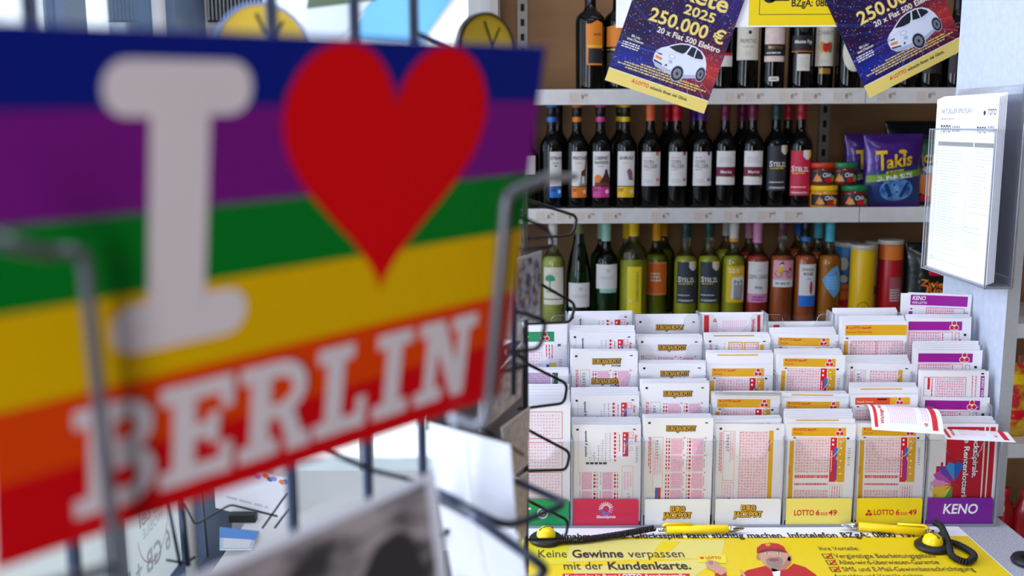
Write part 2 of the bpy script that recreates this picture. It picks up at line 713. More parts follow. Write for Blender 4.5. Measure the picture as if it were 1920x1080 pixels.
for a in ((1085, 183, 0, '9', '90', 'below the tall orange labelled bottle'), (1378, 183, 0, '8', '90', 'under the lowest corner of the left poster'),
          (1415, 183, 0, '8', '50', 'below the white labelled primitivo bottle'), (1478, 183, 0, '8', '50', 'below the black labelled bottle on the top shelf'),
          (1522, 183, 0, '8', '90', 'below the bottle with the red shield label'), (1580, 183, 0, '8', '90', 'beside the shelf joint on the top shelf'),
          (1662, 183, 0, '8', '90', 'right of the lowest poster corner'), (1736, 183, 0, '8', '50', 'nearest the grey partition'),
          (1022, 405, 1, '6', '99', 'below the blue capped bottle'), (1062, 405, 1, '6', '99', 'below the orange ringed bottle'),
          (1098, 405, 1, '6', '99', 'between the orange and pink ringed bottles'), (1148, 405, 1, '6', '99', 'below the yellow ringed bottle'),
          (1238, 405, 1, '6', '99', 'below the orange capsule bottle'), (1318, 405, 1, '6', '99', 'below the purple capsule bottle'),
          (1375, 405, 1, '6', '99', 'between the two burgundy banded bottles'), (1437, 405, 1, '7', '99', 'below the dark labelled bottle'),
          (1488, 405, 1, '7', '99', 'below the red labelled bottle')):
    price_tag(*a)

# ------------------------------------------------------------------ wine bottles
dark_glass = M('bottle_glass_dark', (5, 6, 5), .04, spec=.5)
clear_g = clear('bottle_glass_clear', (236, 240, 226), .8)
green_g = clear('bottle_glass_green', (70, 150, 70), .8)
olive_g = clear('bottle_glass_olive', (190, 200, 120), .8)


def wine(name, rgb):
    return M('wine_' + name, rgb, .0, spec=.4, trans=.3, ior=1.33)


PROF = {  # (radius, height) pairs for a body of radius 1 * R and height H = 1
    'bordeaux': [(.0, 0), (.8, 0), (.97, .012), (1, .03), (1, .58), (.97, .615), (.86, .65), (.62, .69), (.44, .725), (.38, .76), (.36, .90), (.385, .905), (.385, .94)],
    'tall': [(.0, 0), (.82, 0), (.93, .012), (.95, .03), (1, .64), (.99, .68), (.92, .72), (.7, .755), (.46, .78), (.38, .81), (.37, .93), (.4, .935), (.4, .96)],
    'flute': [(.0, 0), (.85, 0), (.98, .012), (1, .03), (1, .42), (.95, .52), (.8, .63), (.6, .73), (.44, .81), (.38, .88), (.37, .93), (.4, .935), (.4, .96)],
    'broad': [(.0, 0), (.82, 0), (.97, .012), (1, .03), (1, .60), (.98, .65), (.9, .695), (.7, .74), (.46, .775), (.36, .80), (.34, .90), (.36, .905), (.36, .94)],
}


def neck_r(prof, z):
    for (r0, z0), (r1, z1) in zip(prof, prof[1:]):
        if z0 <= z <= z1 and z1 > z0:
            return r0 + (r1 - r0) * (z - z0) / (z1 - z0)
    return prof[-1][0]


def bottle(label, base, shape='bordeaux', Rr=.0355, H=.301, glass='dark', liquid=None, fill=.66, cap=None, cap_lo=.77, cap_mat2=None, band=None, face=None, yaw=0, group=None, top=None):
    """cap: capsule colour; band: (colour, lo, hi) ring on the neck; face: function drawing the label print"""
    t = root('wine_bottle', label, 'wine bottle', base, 0, group)
    prof = PROF[shape]
    gm = {'dark': dark_glass, 'clear': clear_g, 'green': green_g, 'olive': olive_g}[glass]
    if glass == 'dark':
        link('glass_body', lathe([(r * Rr, z * H) for r, z in prof] + [(0, prof[-1][1] * H)], 36), gm, t, True)
    else:
        link('glass_body', lathe([(r * Rr, z * H) for r, z in prof], 36), gm, t, True)
        ins = [(max(0, r * Rr - .0022), max(.004, z * H)) for r, z in prof if z < fill]
        rf = neck_r(prof, fill) * Rr - .0022
        link('wine', lathe(ins + [(rf, fill * H), (0, fill * H)], 32), liquid, t, True)
    if cap:
        cr = lambda z: neck_r(prof, z) * Rr + .0007
        pts = [(cr(cap_lo), cap_lo * H)] + [(cr(z), z * H) for r, z in prof if cap_lo < z <= .96]
        rt = prof[-1][0] * Rr + .0007
        pts += [(rt, .985 * H), (rt * .94, .998 * H), (rt * .8, 1.0 * H), (0, 1.0 * H)]
        link('capsule', lathe(pts, 24), cap, t, True)
        if top:
            link('cap_top', lathe([(rt + .0006, .972 * H), (rt + .0006, .992 * H), (rt * .9, 1.004 * H), (0, 1.004 * H)], 24), top, t, True)
    if band:
        c, lo, hi = band
        link('neck_band', lathe([(neck_r(prof, lo) * Rr + .0012, lo * H), (max(neck_r(prof, lo), neck_r(prof, hi)) * Rr + .0012, hi * H)], 24), c, t, True)
    if face:
        p = Print()
        face(p)
        p.build('label', wrap(Rr, yaw), t, sub=.006)
    return t


lab_w = M('label_white', (236, 234, 232), .55)
lab_cream = M('label_cream', (232, 226, 208), .6)
lab_grey = M('label_soft_grey', (196, 194, 200), .6)


def animal(word, strip, motif, u0=-.015, u1=.0325):
    def f(p):
        p.rect(u0, .0665, u1, .166, lab_w, 0)
        p.rect(u0, .033, u1, .064, strip, 0)
        c = (u0 + u1) / 2
        ws = word.split('|')
        for i, wd in enumerate(ws):
            p.text(wd, c, .143 - i * .013, .009, INK, 2, 'b', 'c', width=min(.042, .0075 * len(wd)))
        p.dashes(c - .012, .1215 if len(ws) > 1 else .131, c + .012, .125 if len(ws) > 1 else .135, 1, strip, 1, unit=.005)
        p.dashes(u0 + .003, .05, u0 + .02, .06, 2, INK, 1, unit=.005)
        p.disc(u1 - .009, .05, .006, lab_w, 1)
        motif(p, c, u1)
    return f


BRN = M('ink_brown', (120, 66, 40), .6)
DBRN = M('ink_dark_brown', (70, 40, 40), .6)
PLUM = M('ink_plum', (150, 110, 130), .6)


def giraffe(p, c, u1):
    p.poly([(u1 - .023, .074), (u1 - .020, .074), (u1 - .018, .095), (u1 - .009, .095), (u1 - .008, .074), (u1 - .004, .074), (u1 - .003, .112), (u1 - .001, .14), (u1, .155), (u1, .16),
            (u1 - .004, .153), (u1 - .009, .116), (u1 - .02, .108)], BRN, 1)
    p.dashes(u1 - .018, .096, u1 - .004, .112, 4, DBRN, 2, unit=.002)
    p.rect(u1 - .026, .0665, u1, .074, GREY, 1)


def bears(p, c, u1):
    p.poly([(u1 - .047, .0665), (u1 - .047, .092), (u1 - .04, .1), (u1 - .03, .098), (u1 - .02, .085), (u1 - .018, .0665)], ORANGE, 1)
    p.poly([(u1 - .04, .0665), (u1 - .024, .09), (u1 - .017, .105), (u1 - .016, .114), (u1 - .008, .114), (u1 - .007, .105), (u1 - .001, .092), (u1, .0665)], DBRN, 2)
    p.rect(u1 - .047, .0665, u1, .076, M('ink_rust', (110, 60, 50), .6), 3)


def crane(p, c, u1):
    p.poly([(u1 - .026, .11), (u1 - .017, .118), (u1 - .008, .108), (u1 - .006, .09), (u1 - .001, .078), (u1 - .008, .084), (u1 - .018, .083), (u1 - .022, .098)], PLUM, 1)
    p.dashes(u1 - .02, .086, u1 - .008, .112, 6, DBRN, 2, fill=.2, unit=.004)


def syrah(p, c, u1):
    p.dashes(c - .006, .122, c + .006, .128, 1, INK, 1, unit=.004)


def dorn(col):
    def f(p):
        p.rect(-.029, .066, .030, .164, lab_w, 0)
        p.dashes(-.022, .146, .004, .149, 1, col, 1, unit=.006)
        p.text('DORN', -.022, .1305, .0105, INK, 2, 'r', width=.029)
        p.text('FELDER', -.022, .1175, .0105, INK, 2, 'r', width=.040)
        p.dashes(-.022, .111, .002, .114, 1, col, 1, unit=.006)
        p.rect(.014, .154, .023, .164, col, 1)
        p.text("''", .014, .064, .022, col, 2, 'b')
        p.dashes(-.02, .074, .012, .086, 2, LGREY, 1, unit=.006)
    return f


BURG = M('label_burgundy', (120, 24, 62), .5)


def merlot(p):
    p.rect(-.030, .068, .030, .166, lab_w, 0)
    p.rect(-.030, .093, .030, .120, BURG, 1)
    p.rect(-.030, .0915, .030, .093, M('foil_gold', (190, 150, 80), .3, .6), 1)
    p.text('Merlot', 0, .1015, .0085, lab_w, 2, 'b', 'c')
    p.dashes(-.02, .132, .022, .15, 3, LGREY, 1, unit=.007)
    p.disc(.021, .092, .0045, M('foil_gold'), 2)


def shield(p, u, v, k, mats):
    """three-part shield emblem with a pointed foot"""
    for i, (a, b) in enumerate(((-1, -.3), (-.3, .3), (.3, 1))):
        pts = [(u + a * k, v + k), (u + a * k, v - k * (1.3 - abs(a) * 1.0))]
        pts += [(u + b * k, v - k * (1.3 - abs(b) * 1.0)), (u + b * k, v + k)]
        p.poly(pts[::1], mats[i], 2)


def stelzl(base, w=.0325, lo=.05, hi=.180, u=0, foot='STEIERMARK'):
    def f(p):
        p.rect(-w, lo, w, hi, base, 0)
        p.text('S', u - .029, hi - .060, .0155, lab_w, 2, 'b')
        p.text('TELZL', u - .0185, hi - .060, .0125, lab_w, 2, 'b', width=.042)
        p.dashes(u - .026, hi - .0675, u + .018, hi - .063, 1, YEL, 2, unit=.006)
        shield(p, u + .018, hi - .012, .0135, [lab_w, lab_w, YEL])
        p.dashes(u - .028, lo + .022, u + .018, lo + .027, 1, lab_w, 1, unit=.005)
        p.text(foot, u - .028, lo + .006, .005, lab_w, 2, 'b', width=.05)
    return f


BK = M('capsule_black', (20, 18, 20), .35)
C_BLUE = M('cap_blue', (40, 120, 215), .35)
C_OR = M('cap_orange', (238, 130, 30), .35)
C_PK = M('cap_pink', (216, 60, 150), .35)
C_YE = M('cap_yellow', (240, 196, 20), .35)
C_COR = M('cap_coral', (240, 110, 60), .35)
C_RED = M('cap_red', (214, 24, 44), .35)
C_PUR = M('cap_purple', (90, 40, 140), .35)
C_BURG = M('cap_burgundy', (110, 22, 66), .35)
C_DG = M('cap_dark_green', (28, 66, 62), .4)
C_DR = M('cap_deep_red', (170, 24, 44), .35)


def spot(px, py, row, Y=FACE_Y):
    c = at(px, py, Y)
    return (c.x, Y, SHZ[row] + .0006)


# shelf with red wines
G2 = 'red wines on the middle shelf'
bottle('black wine bottle with blue cap ring, blue lower strip and white SYRAH label', spot(1034, 330, 1), cap=BK, cap_lo=.8, top=C_BLUE, band=(C_BLUE, .835, .882), face=animal('SYRAH', C_BLUE, syrah, -.010, .029), yaw=.1, group=G2)
bottle('black wine bottle with orange cap ring and giraffe on white PINOTAGE label', spot(1081, 330, 1), cap=BK, cap_lo=.8, top=C_OR, band=(C_OR, .835, .882), face=animal('PINOTAGE', C_OR, giraffe, -.019, .029), yaw=.08, group=G2)
bottle('black wine bottle with pink cap ring and pink lower strip, cabernet label', spot(1125, 330, 1), cap=BK, cap_lo=.8, top=C_PK, band=(C_PK, .835, .882), face=animal('CABERNET|SAUVIGNON', C_PK, bears, -.025, .028), group=G2)
bottle('black wine bottle with yellow cap ring and yellow lower strip, SHIRAZ label', spot(1171, 330, 1), cap=BK, cap_lo=.8, top=C_YE, band=(C_YE, .835, .882), face=animal('SHIRAZ', C_YE, crane, -.025, .028), group=G2)
bottle('black wine bottle with orange capsule and white DORNFELDER label', spot(1218, 330, 1), H=.3035, cap=C_COR, cap_lo=.835, face=dorn(C_COR), group=G2)
bottle('black wine bottle with bright red capsule and white DORNFELDER label', spot(1267, 330, 1), H=.3035, cap=C_RED, cap_lo=.835, face=dorn(C_RED), yaw=.05, group=G2)
bottle('black wine bottle with purple capsule and white DORNFELDER label', spot(1313, 330, 1), H=.3035, cap=C_PUR, cap_lo=.835, face=dorn(C_PUR), group=G2)
bottle('burgundy capsule MERLOT bottle standing next to the purple capsule bottle', spot(1357, 330, 1), H=.304, cap=C_BURG, cap_lo=.835, face=merlot, group=G2)
bottle('burgundy capsule MERLOT bottle standing next to the dark grey labelled bottle', spot(1408, 330, 1), H=.304, cap=C_BURG, cap_lo=.835, face=merlot, group=G2)
SLATE = M('label_slate', (52, 62, 70), .5)
CRIM = M('label_crimson', (206, 36, 72), .5)
bottle('black wine bottle with dark green capsule and dark grey label', spot(1452, 330, 1, FACE_Y + .01), H=.304, cap=C_DG, cap_lo=.84, face=stelzl(M('label_charcoal', (46, 50, 56), .5), u=.004), group=G2)
bottle('black wine bottle with red capsule and crimson red label', spot(1498, 330, 1), H=.304, cap=C_DR, cap_lo=.84, face=stelzl(CRIM, lo=.036, hi=.166, foot='WEINGARTEN'), yaw=-.12, group=G2)
for px, cap, lab, lo in ((1046, BK, 'black bottle half hidden behind the blue ringed bottle', .8), (1162, BK, 'black bottle with yellow ring half hidden behind the shiraz bottle', .8),
                         (1249, C_RED, 'red capsule bottle half hidden behind the bright red capsule bottle', .835), (1299, C_PUR, 'purple capsule bottle half hidden behind the purple capsule bottle', .835),
                         (1388, C_BURG, 'burgundy capsule bottle half hidden between the two merlot bottles', .835), (1474, C_DR, 'red capsule bottle half hidden behind the crimson labelled bottle', .84)):
    k = dict(top=C_YE, band=(C_YE, .835, .882)) if px == 1162 else {}
    bottle(lab, spot(px, 330, 1, FACE_Y + .085), H=.303, cap=cap, cap_lo=lo, group='red wines in the second row', **k)
bottle('bottle with plain white label at shelf end behind postcard rack', spot(988, 330, 1), H=.25, cap=BK, face=lambda p: p.rect(-.026, .1, .026, .155, lab_w, 0), group=G2)

# top shelf
G1 = 'bottles on the top shelf'
AMB = M('label_amber', (240, 140, 40), .5)
CHAR = M('label_black', (38, 36, 40), .5)
foil = M('foil_gold')


def amber(p):
    p.poly([(-.012, .075), (.037, .075), (.037, .192), (.018, .2), (-.002, .190), (-.016, .190)], AMB, 0)
    p.rect(-.008, .08, .037, .122, CHAR, 1)
    p.text('MURI', .008, .158, .0055, DBRN, 2, 'b', width=.022)
    p.rect(-.012, .124, .037, .131, C_YE, 1)


def amber_b(p):
    p.poly([(-.04, .128), (.04, .128), (.04, .19), (.014, .198), (-.02, .186), (-.04, .184)], AMB, 0)
    p.rect(-.04, .118, .04, .122, foil, 0)
    p.rect(-.04, .03, .04, .115, CHAR, 0)
    p.dashes(-.036, .035, .036, .11, 9, M('dots_brown', (90, 80, 70), .6), 1, unit=.003)


bottle('tall dark bottle with orange and black label at open end of top shelf', spot(1106, 120, 0), 'tall', .0425, .295, cap=C_OR, cap_lo=.9, band=(C_OR, .93, .95), face=amber, group=G1)
bottle('tall dark bottle with orange label partly covered by the left poster', spot(1158, 120, 0, FACE_Y + .02), 'tall', .0425, .295, cap=C_OR, cap_lo=.9, face=amber_b, group=G1)


def redtop(p):
    p.rect(-.03, .07, .03, .10, lab_w, 0)
    p.rect(-.03, .10, .03, .108, RED, 0)


bottle('dark bottle with red edged white label at right edge of left poster', spot(1352, 120, 0), face=redtop, cap=BK, group=G1)


def primitivo(p):
    p.rect(-.036, .088, .036, .185, lab_cream, 0)
    p.disc(.002, .165, .005, INK, 1)
    p.text('PRIMITIVO', 0, .135, .0115, M('ink_grey', (96, 92, 92), .6), 2, 'r', 'c', width=.052)
    p.dashes(-.016, .123, .016, .127, 1, GREY, 1, unit=.006)
    p.dashes(-.01, .1, .01, .112, 2, LGREY, 1, unit=.006)


def pinkblack(p):
    rose = noisy('label_blush', (236, 204, 200), (244, 224, 220), 60, coord='UV')
    p.rect(-.033, .132, .033, .178, rose, 0)
    p.rect(-.033, .099, .033, .132, CHAR, 0)
    p.rect(-.033, .083, .033, .099, rose, 0)
    p.text('PINOTAGE', 0, .119, .0075, foil, 2, 'b', 'c', width=.042)
    p.dashes(-.026, .104, .026, .111, 1, lab_w, 1, unit=.006)
    p.rrect(-.017, .028, .012, .041, .004, lab_w, 0)
    p.dashes(-.014, .032, .01, .037, 1, INK, 1, unit=.003)


def monte(p):
    p.rect(-.036, .112, .036, .156, CHAR, 0)
    p.text('Monte Piga', 0, .134, .0095, lab_w, 2, 'b', 'c', width=.054)
    p.rect(-.018, .057, .021, .104, lab_cream, 0)
    p.disc(0, .178, .014, CHAR, 0)
    p.rect(-.036, .110, .036, .1125, ORANGE, 1)
    p.dashes(-.012, .066, .014, .095, 5, LGREY, 1, unit=.005)


def chianti(p):
    p.rect(-.030, .072, .030, .188, lab_cream, 0)
    p.text('CHIANTI', 0, .160, .0115, M('ink_grey'), 2, 'r', 'c', width=.048)
    p.disc(-.012, .125, .009, foil, 1, .016)
    p.disc(.012, .125, .009, foil, 1, .016)
    p.poly([(-.009, .137), (.009, .137), (.009, .12), (0, .108), (-.009, .12)], RED, 2)
    p.dashes(-.014, .08, .014, .09, 2, LGREY, 1, unit=.005)
    p.rect(-.017, .05, .017, .066, foil, 0)


def oval(p):
    p.disc(.006, .11, .033, lab_cream, 0, .056, 28)
    p.text('6', .012, .1, .03, C_YE, 2, 'b')


bottle('dark bottle with tall white PRIMITIVO label on the top shelf', spot(1398, 120, 0), face=primitivo, Rr=.0365, cap=BK, group=G1)
bottle('dark bottle with blush pink and black label on top shelf', spot(1448, 120, 0), face=pinkblack, Rr=.035, cap=BK, group=G1)
bottle('dark bottle with black band label over small cream label, top shelf', spot(1500, 120, 0), face=monte, Rr=.035, cap=BK, group=G1)
bottle('dark bottle with white CHIANTI label and red shield', spot(1541, 120, 0, FACE_Y + .035), face=chianti, Rr=.0335, cap=BK, group=G1)
bottle('dark bottle with white oval label beside the right poster', spot(1590, 120, 0), face=oval, Rr=.036, cap=BK, group=G1)
for px, lb in ((1648, 'dark bottle under left corner of right poster'), (1698, 'dark bottle behind gold strip of right poster'), (1742, 'dark bottle below gold strip end of right poster'), (1790, 'dark bottle tucked beside grey partition on top shelf')):
    bottle(lb, spot(px, 120, 0, FACE_Y + .03), cap=BK, H=.30, face=(lambda p: p.rect(-.03, .05, .03, .10, CHAR, 0)), group=G1)

# shelf with white and rose wines
G3 = 'white and rose wines on the lower shelf'
pale = wine('pale_straw', (240, 244, 130))
straw = wine('straw', (246, 242, 70))
gold_w = wine('gold', (250, 214, 30))
grn = wine('green', (16, 170, 60))
rose_w = wine('rose', (255, 130, 74))
red_rose = wine('deep_rose', (250, 84, 74))
C_MINT = M('cap_mint', (160, 208, 190), .4)
C_OLV = M('cap_olive', (120, 126, 84), .4)
C_WH = M('cap_white', (226, 224, 220), .4)
C_LPK = M('cap_light_pink', (226, 150, 190), .4)
C_CY = M('cap_cyan', (80, 190, 214), .4)
C_AMB = M('cap_amber', (236, 160, 20), .4)
TEAL = M('ink_teal', (60, 160, 120), .6)


def palm(p):
    p.rect(-.032, .058, .034, .17, lab_cream, 0)
    p.rect(-.032, .073, .034, .0755, INK, 1)
    p.rect(-.013, .098, -.009, .13, TEAL, 1)
    for a in range(0, 181, 30):
        p.line((-.011, .13), (-.011 + .016 * math.cos(R(a)), .134 + .015 * math.sin(R(a))), .006, TEAL, 1)
    p.rect(-.024, .096, .008, .099, TEAL, 1)
    p.dashes(-.02, .15, .02, .154, 1, LGREY, 1, unit=.005)


def ries(lo, hi, strip):
    def f(p):
        p.rect(-.036, lo, .036, hi, lab_w, 0)
        if strip:
            p.rect(-.022, lo - .012, .034, lo, C_MINT, 0)
        p.text('RIESLING', .002, (lo + hi) / 2 - .008, .0095, LGREY, 2, 'b', 'c', width=.044)
        p.disc(.004, hi - .018, .006, LGREY, 1)
    return f


def chard(p):
    p.rect(-.023, .03, .021, .172, M('label_yellow', (246, 222, 40), .5), 0)
    p.text('CHARDONNAY', .012, .066, .0085, M('ink_olive', (120, 110, 30), .6), 2, 'r', rot=90, width=.092)
    p.disc(-.013, .07, .004, lab_cream, 1)


def orangelab(p):
    p.rect(-.036, .078, .034, .178, M('label_apricot', (236, 150, 100), .5), 0)
    p.rect(-.032, .083, .030, .173, M('label_orange', (232, 110, 30), .5), 1)
    p.dashes(-.02, .118, .014, .148, 3, lab_cream, 2, unit=.006)


def owl(p):
    p.rect(-.027, .062, .032, .172, C_YE, 0)
    p.poly([(-.012, .075), (.030, .068), (.032, .13), (.024, .142), (-.010, .136)], lab_w, 1)
    p.poly([(-.004, .072), (.022, .07), (.027, .10), (.024, .125), (.025, .133), (.016, .126), (.004, .126), (-.004, .133), (-.004, .118)], GREY, 2)
    p.dashes(-.002, .076, .022, .118, 9, LGREY, 3, fill=.4, unit=.002)
    p.disc(.003, .119, .004, lab_w, 4)
    p.disc(.016, .119, .004, lab_w, 4)
    p.dashes(-.02, .15, .02, .165, 2, lab_w, 1, unit=.01)


def cepa(p):
    p.rect(-.034, .088, .034, .184, lab_w, 0)
    p.rect(-.034, .062, .034, .088, C_LPK, 0)
    p.text('CEPA LEBREL', 0, .133, .0115, INK, 2, 'r', 'c', width=.066)
    p.text('RIOJA', 0, .104, .006, INK, 2, 'b', 'c')
    p.dashes(-.006, .155, .008, .162, 1, LGREY, 1)
    p.dashes(-.02, .066, .02, .082, 2, PURPLE, 1, unit=.005)


def bike(p):
    p.rect(-.034, .13, .034, .188, M('label_rose', (240, 170, 190), .5), 0)
    p.rect(-.034, .108, .034, .13, lab_w, 0)
    for c in (-.016, .016):
        p.ring(c, .148, .011, .009, M('ink_grey'), 2, 16)
    p.poly([(-.022, .150), (-.006, .149), (.0, .164), (-.010, .168), (-.018, .162)], C_YE, 3)
    p.line((-.014, .15), (.004, .158), .002, INK, 3)
    p.line((.004, .158), (.016, .148), .002, INK, 3)
    p.disc(-.008, .173, .0045, lab_cream, 3)
    p.poly([(-.017, .175), (.002, .178), (-.004, .181), (-.003, .187), (-.010, .181)], INK, 3)
    p.disc(.02, .162, .005, RED, 3)
    p.dashes(-.025, .114, .025, .124, 1, GREY, 1, unit=.008)


def zinf(p):
    p.rect(-.027, .082, .027, .176, lab_w, 0)
    p.rect(-.027, .050, .027, .081, C_BLUE, 0)
    p.text('ZINFANDEL', 0, .156, .008, INK, 2, 'r', 'c', width=.04)
    p.text('ROS\u00c9', 0, .143, .008, INK, 2, 'b', 'c')
    p.disc(.010, .106, .005, CRIM, 1, .02)
    p.dashes(-.004, .13, .008, .135, 1, C_BLUE, 1, unit=.004)


def diamond(p):
    m = M('label_sky_blue', (96, 170, 226), .5)
    p.poly([(.008, .075), (.034, .1), (.033, .135), (.016, .172), (0, .164), (-.028, .13), (-.02, .11)], m, 0)
    p.disc(.012, .15, .004, C_PK, 1)
    p.dashes(-.014, .1, .022, .14, 5, M('ink_pale_blue', (150, 200, 240), .6), 1, unit=.006)


bottle('pale white wine bottle with green palm tree on cream label', spot(1037, 520, 2), glass='clear', liquid=pale, cap=C_WH, cap_lo=.78, face=palm, group=G3)
bottle('slender green flute bottle with white label low on its body', spot(1085, 520, 2), 'flute', .037, .30, 'green', grn, .5, cap=C_OLV, cap_lo=.89, face=ries(.05, .123, 0), group=G3)
bottle('green bottle with mint capsule and white RIESLING label', spot(1136, 520, 2), Rr=.0365, H=.306, glass='green', liquid=grn, fill=.58, cap=C_MINT, cap_lo=.80, face=ries(.105, .178, 1), group=G3)
bottle('broad yellow wine bottle with upright CHARDONNAY lettering on yellow strip', spot(1187, 520, 2), 'broad', .043, .312, 'clear', straw, .60, cap=C_YE, cap_lo=.83, face=chard, group=G3)
bottle('amber capped bottle with orange label beside the broad yellow bottle', spot(1230, 520, 2, FACE_Y + .045), Rr=.036, H=.30, glass='olive', liquid=pale, cap=C_AMB, cap_lo=.80, face=orangelab, yaw=-.05, group=G3)
bottle('straw wine with slate label and shield, next to the orange labelled bottle', spot(1285, 520, 2), glass='clear', liquid=straw, cap=C_DG, cap_lo=.84, face=stelzl(SLATE, lo=.06, hi=.184), group=G3)
bottle('straw wine with slate label and shield, next to the owl labelled bottle', spot(1328, 520, 2), glass='clear', liquid=straw, cap=C_DG, cap_lo=.84, face=stelzl(SLATE, lo=.06, hi=.184), group=G3)
bottle('white capped wine bottle with grey owl on yellow label', spot(1374, 520, 2), glass='clear', liquid=straw, cap=C_WH, cap_lo=.80, band=(C_AMB, .80, .835), face=owl, group=G3)
bottle('rose bottle with light pink capsule and white CEPA LEBREL label', spot(1418, 520, 2), glass='clear', liquid=red_rose, cap=C_LPK, cap_lo=.79, face=cepa, group=G3)
bottle('rose bottle with pink label showing a bicycle rider', spot(1464, 520, 2), glass='clear', Rr=.037, liquid=rose_w, face=bike, cap=M('cap_plum', (90, 50, 60), .4), cap_lo=.86, group=G3)
bottle('rose bottle with blue cap ring and white ZINFANDEL label', spot(1508, 520, 2), glass='clear', liquid=rose_w, face=zinf, cap=BK, cap_lo=.845, band=(C_BLUE, .805, .845), yaw=.05, group=G3)
bottle('orange rose bottle with cyan capsule and blue diamond label', spot(1553, 520, 2), glass='clear', liquid=wine('salmon', (255, 150, 48)), face=diamond, cap=C_CY, cap_lo=.80, group=G3)
for i_, (px, cap, gl, lq, lb) in enumerate(((1175, C_YE, 'clear', gold_w, 'yellow capped bottle half hidden behind the broad chardonnay bottle'), (1243, C_AMB, 'olive', pale, 'amber capped bottle half hidden behind the orange labelled bottle'),
                            (1128, C_MINT, 'green', grn, 'mint capped bottle half hidden behind the green riesling bottle'), (1360, C_WH, 'clear', straw, 'white capped bottle half hidden behind the owl bottle'),
                            (1403, C_LPK, 'clear', red_rose, 'pink capped bottle half hidden behind the cepa lebrel bottle'), (1495, C_BLUE, 'clear', rose_w, 'blue capped bottle half hidden behind the zinfandel bottle'),
                            (1531, C_CY, 'clear', rose_w, 'cyan capped bottle half hidden behind the blue diamond bottle'))):
    bottle(lb, spot(px, 520, 2, FACE_Y + (.165 if i_ % 2 else .095)), glass=gl, liquid=lq, cap=cap, cap_lo=.80, group='white and rose wines in the second row')

# ------------------------------------------------------------------ snacks on the shelves
foil_b = lambda name, rgb: M(name, rgb, .28, .15, coat=.3)


def crisp_bag(label, base, w, h, th, mats, face, yaw=0, group=None, cat='crisp bag'):
    """pillow bag with flat crimped ends; the print rides on its front"""
    t = root('crisp_bag', label, cat, base, yaw, group)

    def bulge(u, v):
        a, b = min(1, abs(2 * u / w)), min(1, abs(2 * v / h - 1))
        e = max(0, 1 - a ** 3.2) * max(0, 1 - (b / .93) ** 5 if b < .93 else 0)
        return th * .5 * e + .0012 * math.sin(u * 260 + v * 90) * e + .001 * math.sin(v * 310 - u * 70)
    bm = bmesh.new()
    nx, nz = 20, 26
    g = {}
    for sd in (-1, 1):
        for i in range(nx + 1):
            for j in range(nz + 1):
                u, v = -w / 2 + w * i / nx, h * j / nz
                pinch = 1 - .05 * math.sin(math.pi * v / h)
                g[sd, i, j] = bm.verts.new((u * pinch, sd * (bulge(u, v) + .0004), v))
    for sd in (-1, 1):
        for i in range(nx):
            for j in range(nz):
                q = [g[sd, i, j], g[sd, i + 1, j], g[sd, i + 1, j + 1], g[sd, i, j + 1]]
                bm.faces.new(q if sd < 0 else q[::-1]).smooth = True
    rim = [(i, 0) for i in range(nx)] + [(nx, j) for j in range(nz)] + [(i, nz) for i in range(nx, 0, -1)] + [(0, j) for j in range(nz, 0, -1)]
    for a, b in zip(rim, rim[1:] + rim[:1]):
        bm.faces.new([g[-1, a[0], a[1]], g[1, a[0], a[1]], g[1, b[0], b[1]], g[-1, b[0], b[1]]])
    link('bag_body', bm, mats, t)
    p = Print()
    face(p)
    p.build('printed_front', lambda u, v, hh: Vector((u * (1 - .05 * math.sin(math.pi * v / h)), -(bulge(u, v) + .0012 + hh), v)), t, sub=.01, subv=.01, dl=.0006)
    return t


VIO = foil_b('foil_violet', (74, 32, 130))
LIME = M('print_lime', (130, 170, 40), .4)
NAVY = M('print_deep_blue', (24, 62, 120), .35)
ICE = noisy('print_blue_flame', (40, 90, 170), (130, 190, 240), 30, rough=.4, coord='UV')


def tak(p):
    p.poly([(-.085, .016), (.085, .016), (.085, .11), (.04, .13), (-.085, .10)], NAVY, 0)
    p.disc(.004, .052, .052, ICE, 1, .034, 20)
    p.line((-.032, .068), (-.012, .03), .012, NAVY, 2)
    p.line((.04, .078), (.018, .03), .012, NAVY, 2)
    p.poly([(-.085, .072), (.085, .092), (.085, .112), (-.085, .092)], LIME, 3)
    p.text('SUPER SIZE', -.058, .076, .0125, WHITE, 4, 'b', width=.112, rot=6.5)
    p.poly([(-.034, .098), (.02, .105), (.022, .112), (-.032, .105)], C_YE, 3)
    p.text('BLUE HEAT', -.028, .0995, .005, NAVY, 4, 'b', rot=7, width=.044)
    p.text('T', -.060, .108, .054, C_YE, 4, 'b', rot=4, sx=.66)
    p.text('akis', -.033, .113, .036, C_YE, 4, 'b', rot=8, width=.083, shear=.1)
    p.disc(.016, .162, .014, C_YE, 3, .006)


yellow_snack = 'violet snack bag with yellow lettering and lime stripe'
c = at(1666, 388, 2.96)
crisp_bag(yellow_snack + ', standing in front', (c.x, 2.95, SHZ[1] + .0006), .182, .213, .06, VIO, tak, R(4), 'violet snack bags')
c = at(1632, 388, 3.03)
crisp_bag('violet snack bag peeking out behind the front violet bag', (c.x, 3.04, SHZ[1] + .0006), .182, .212, .05, VIO, tak, R(8), 'violet snack bags')


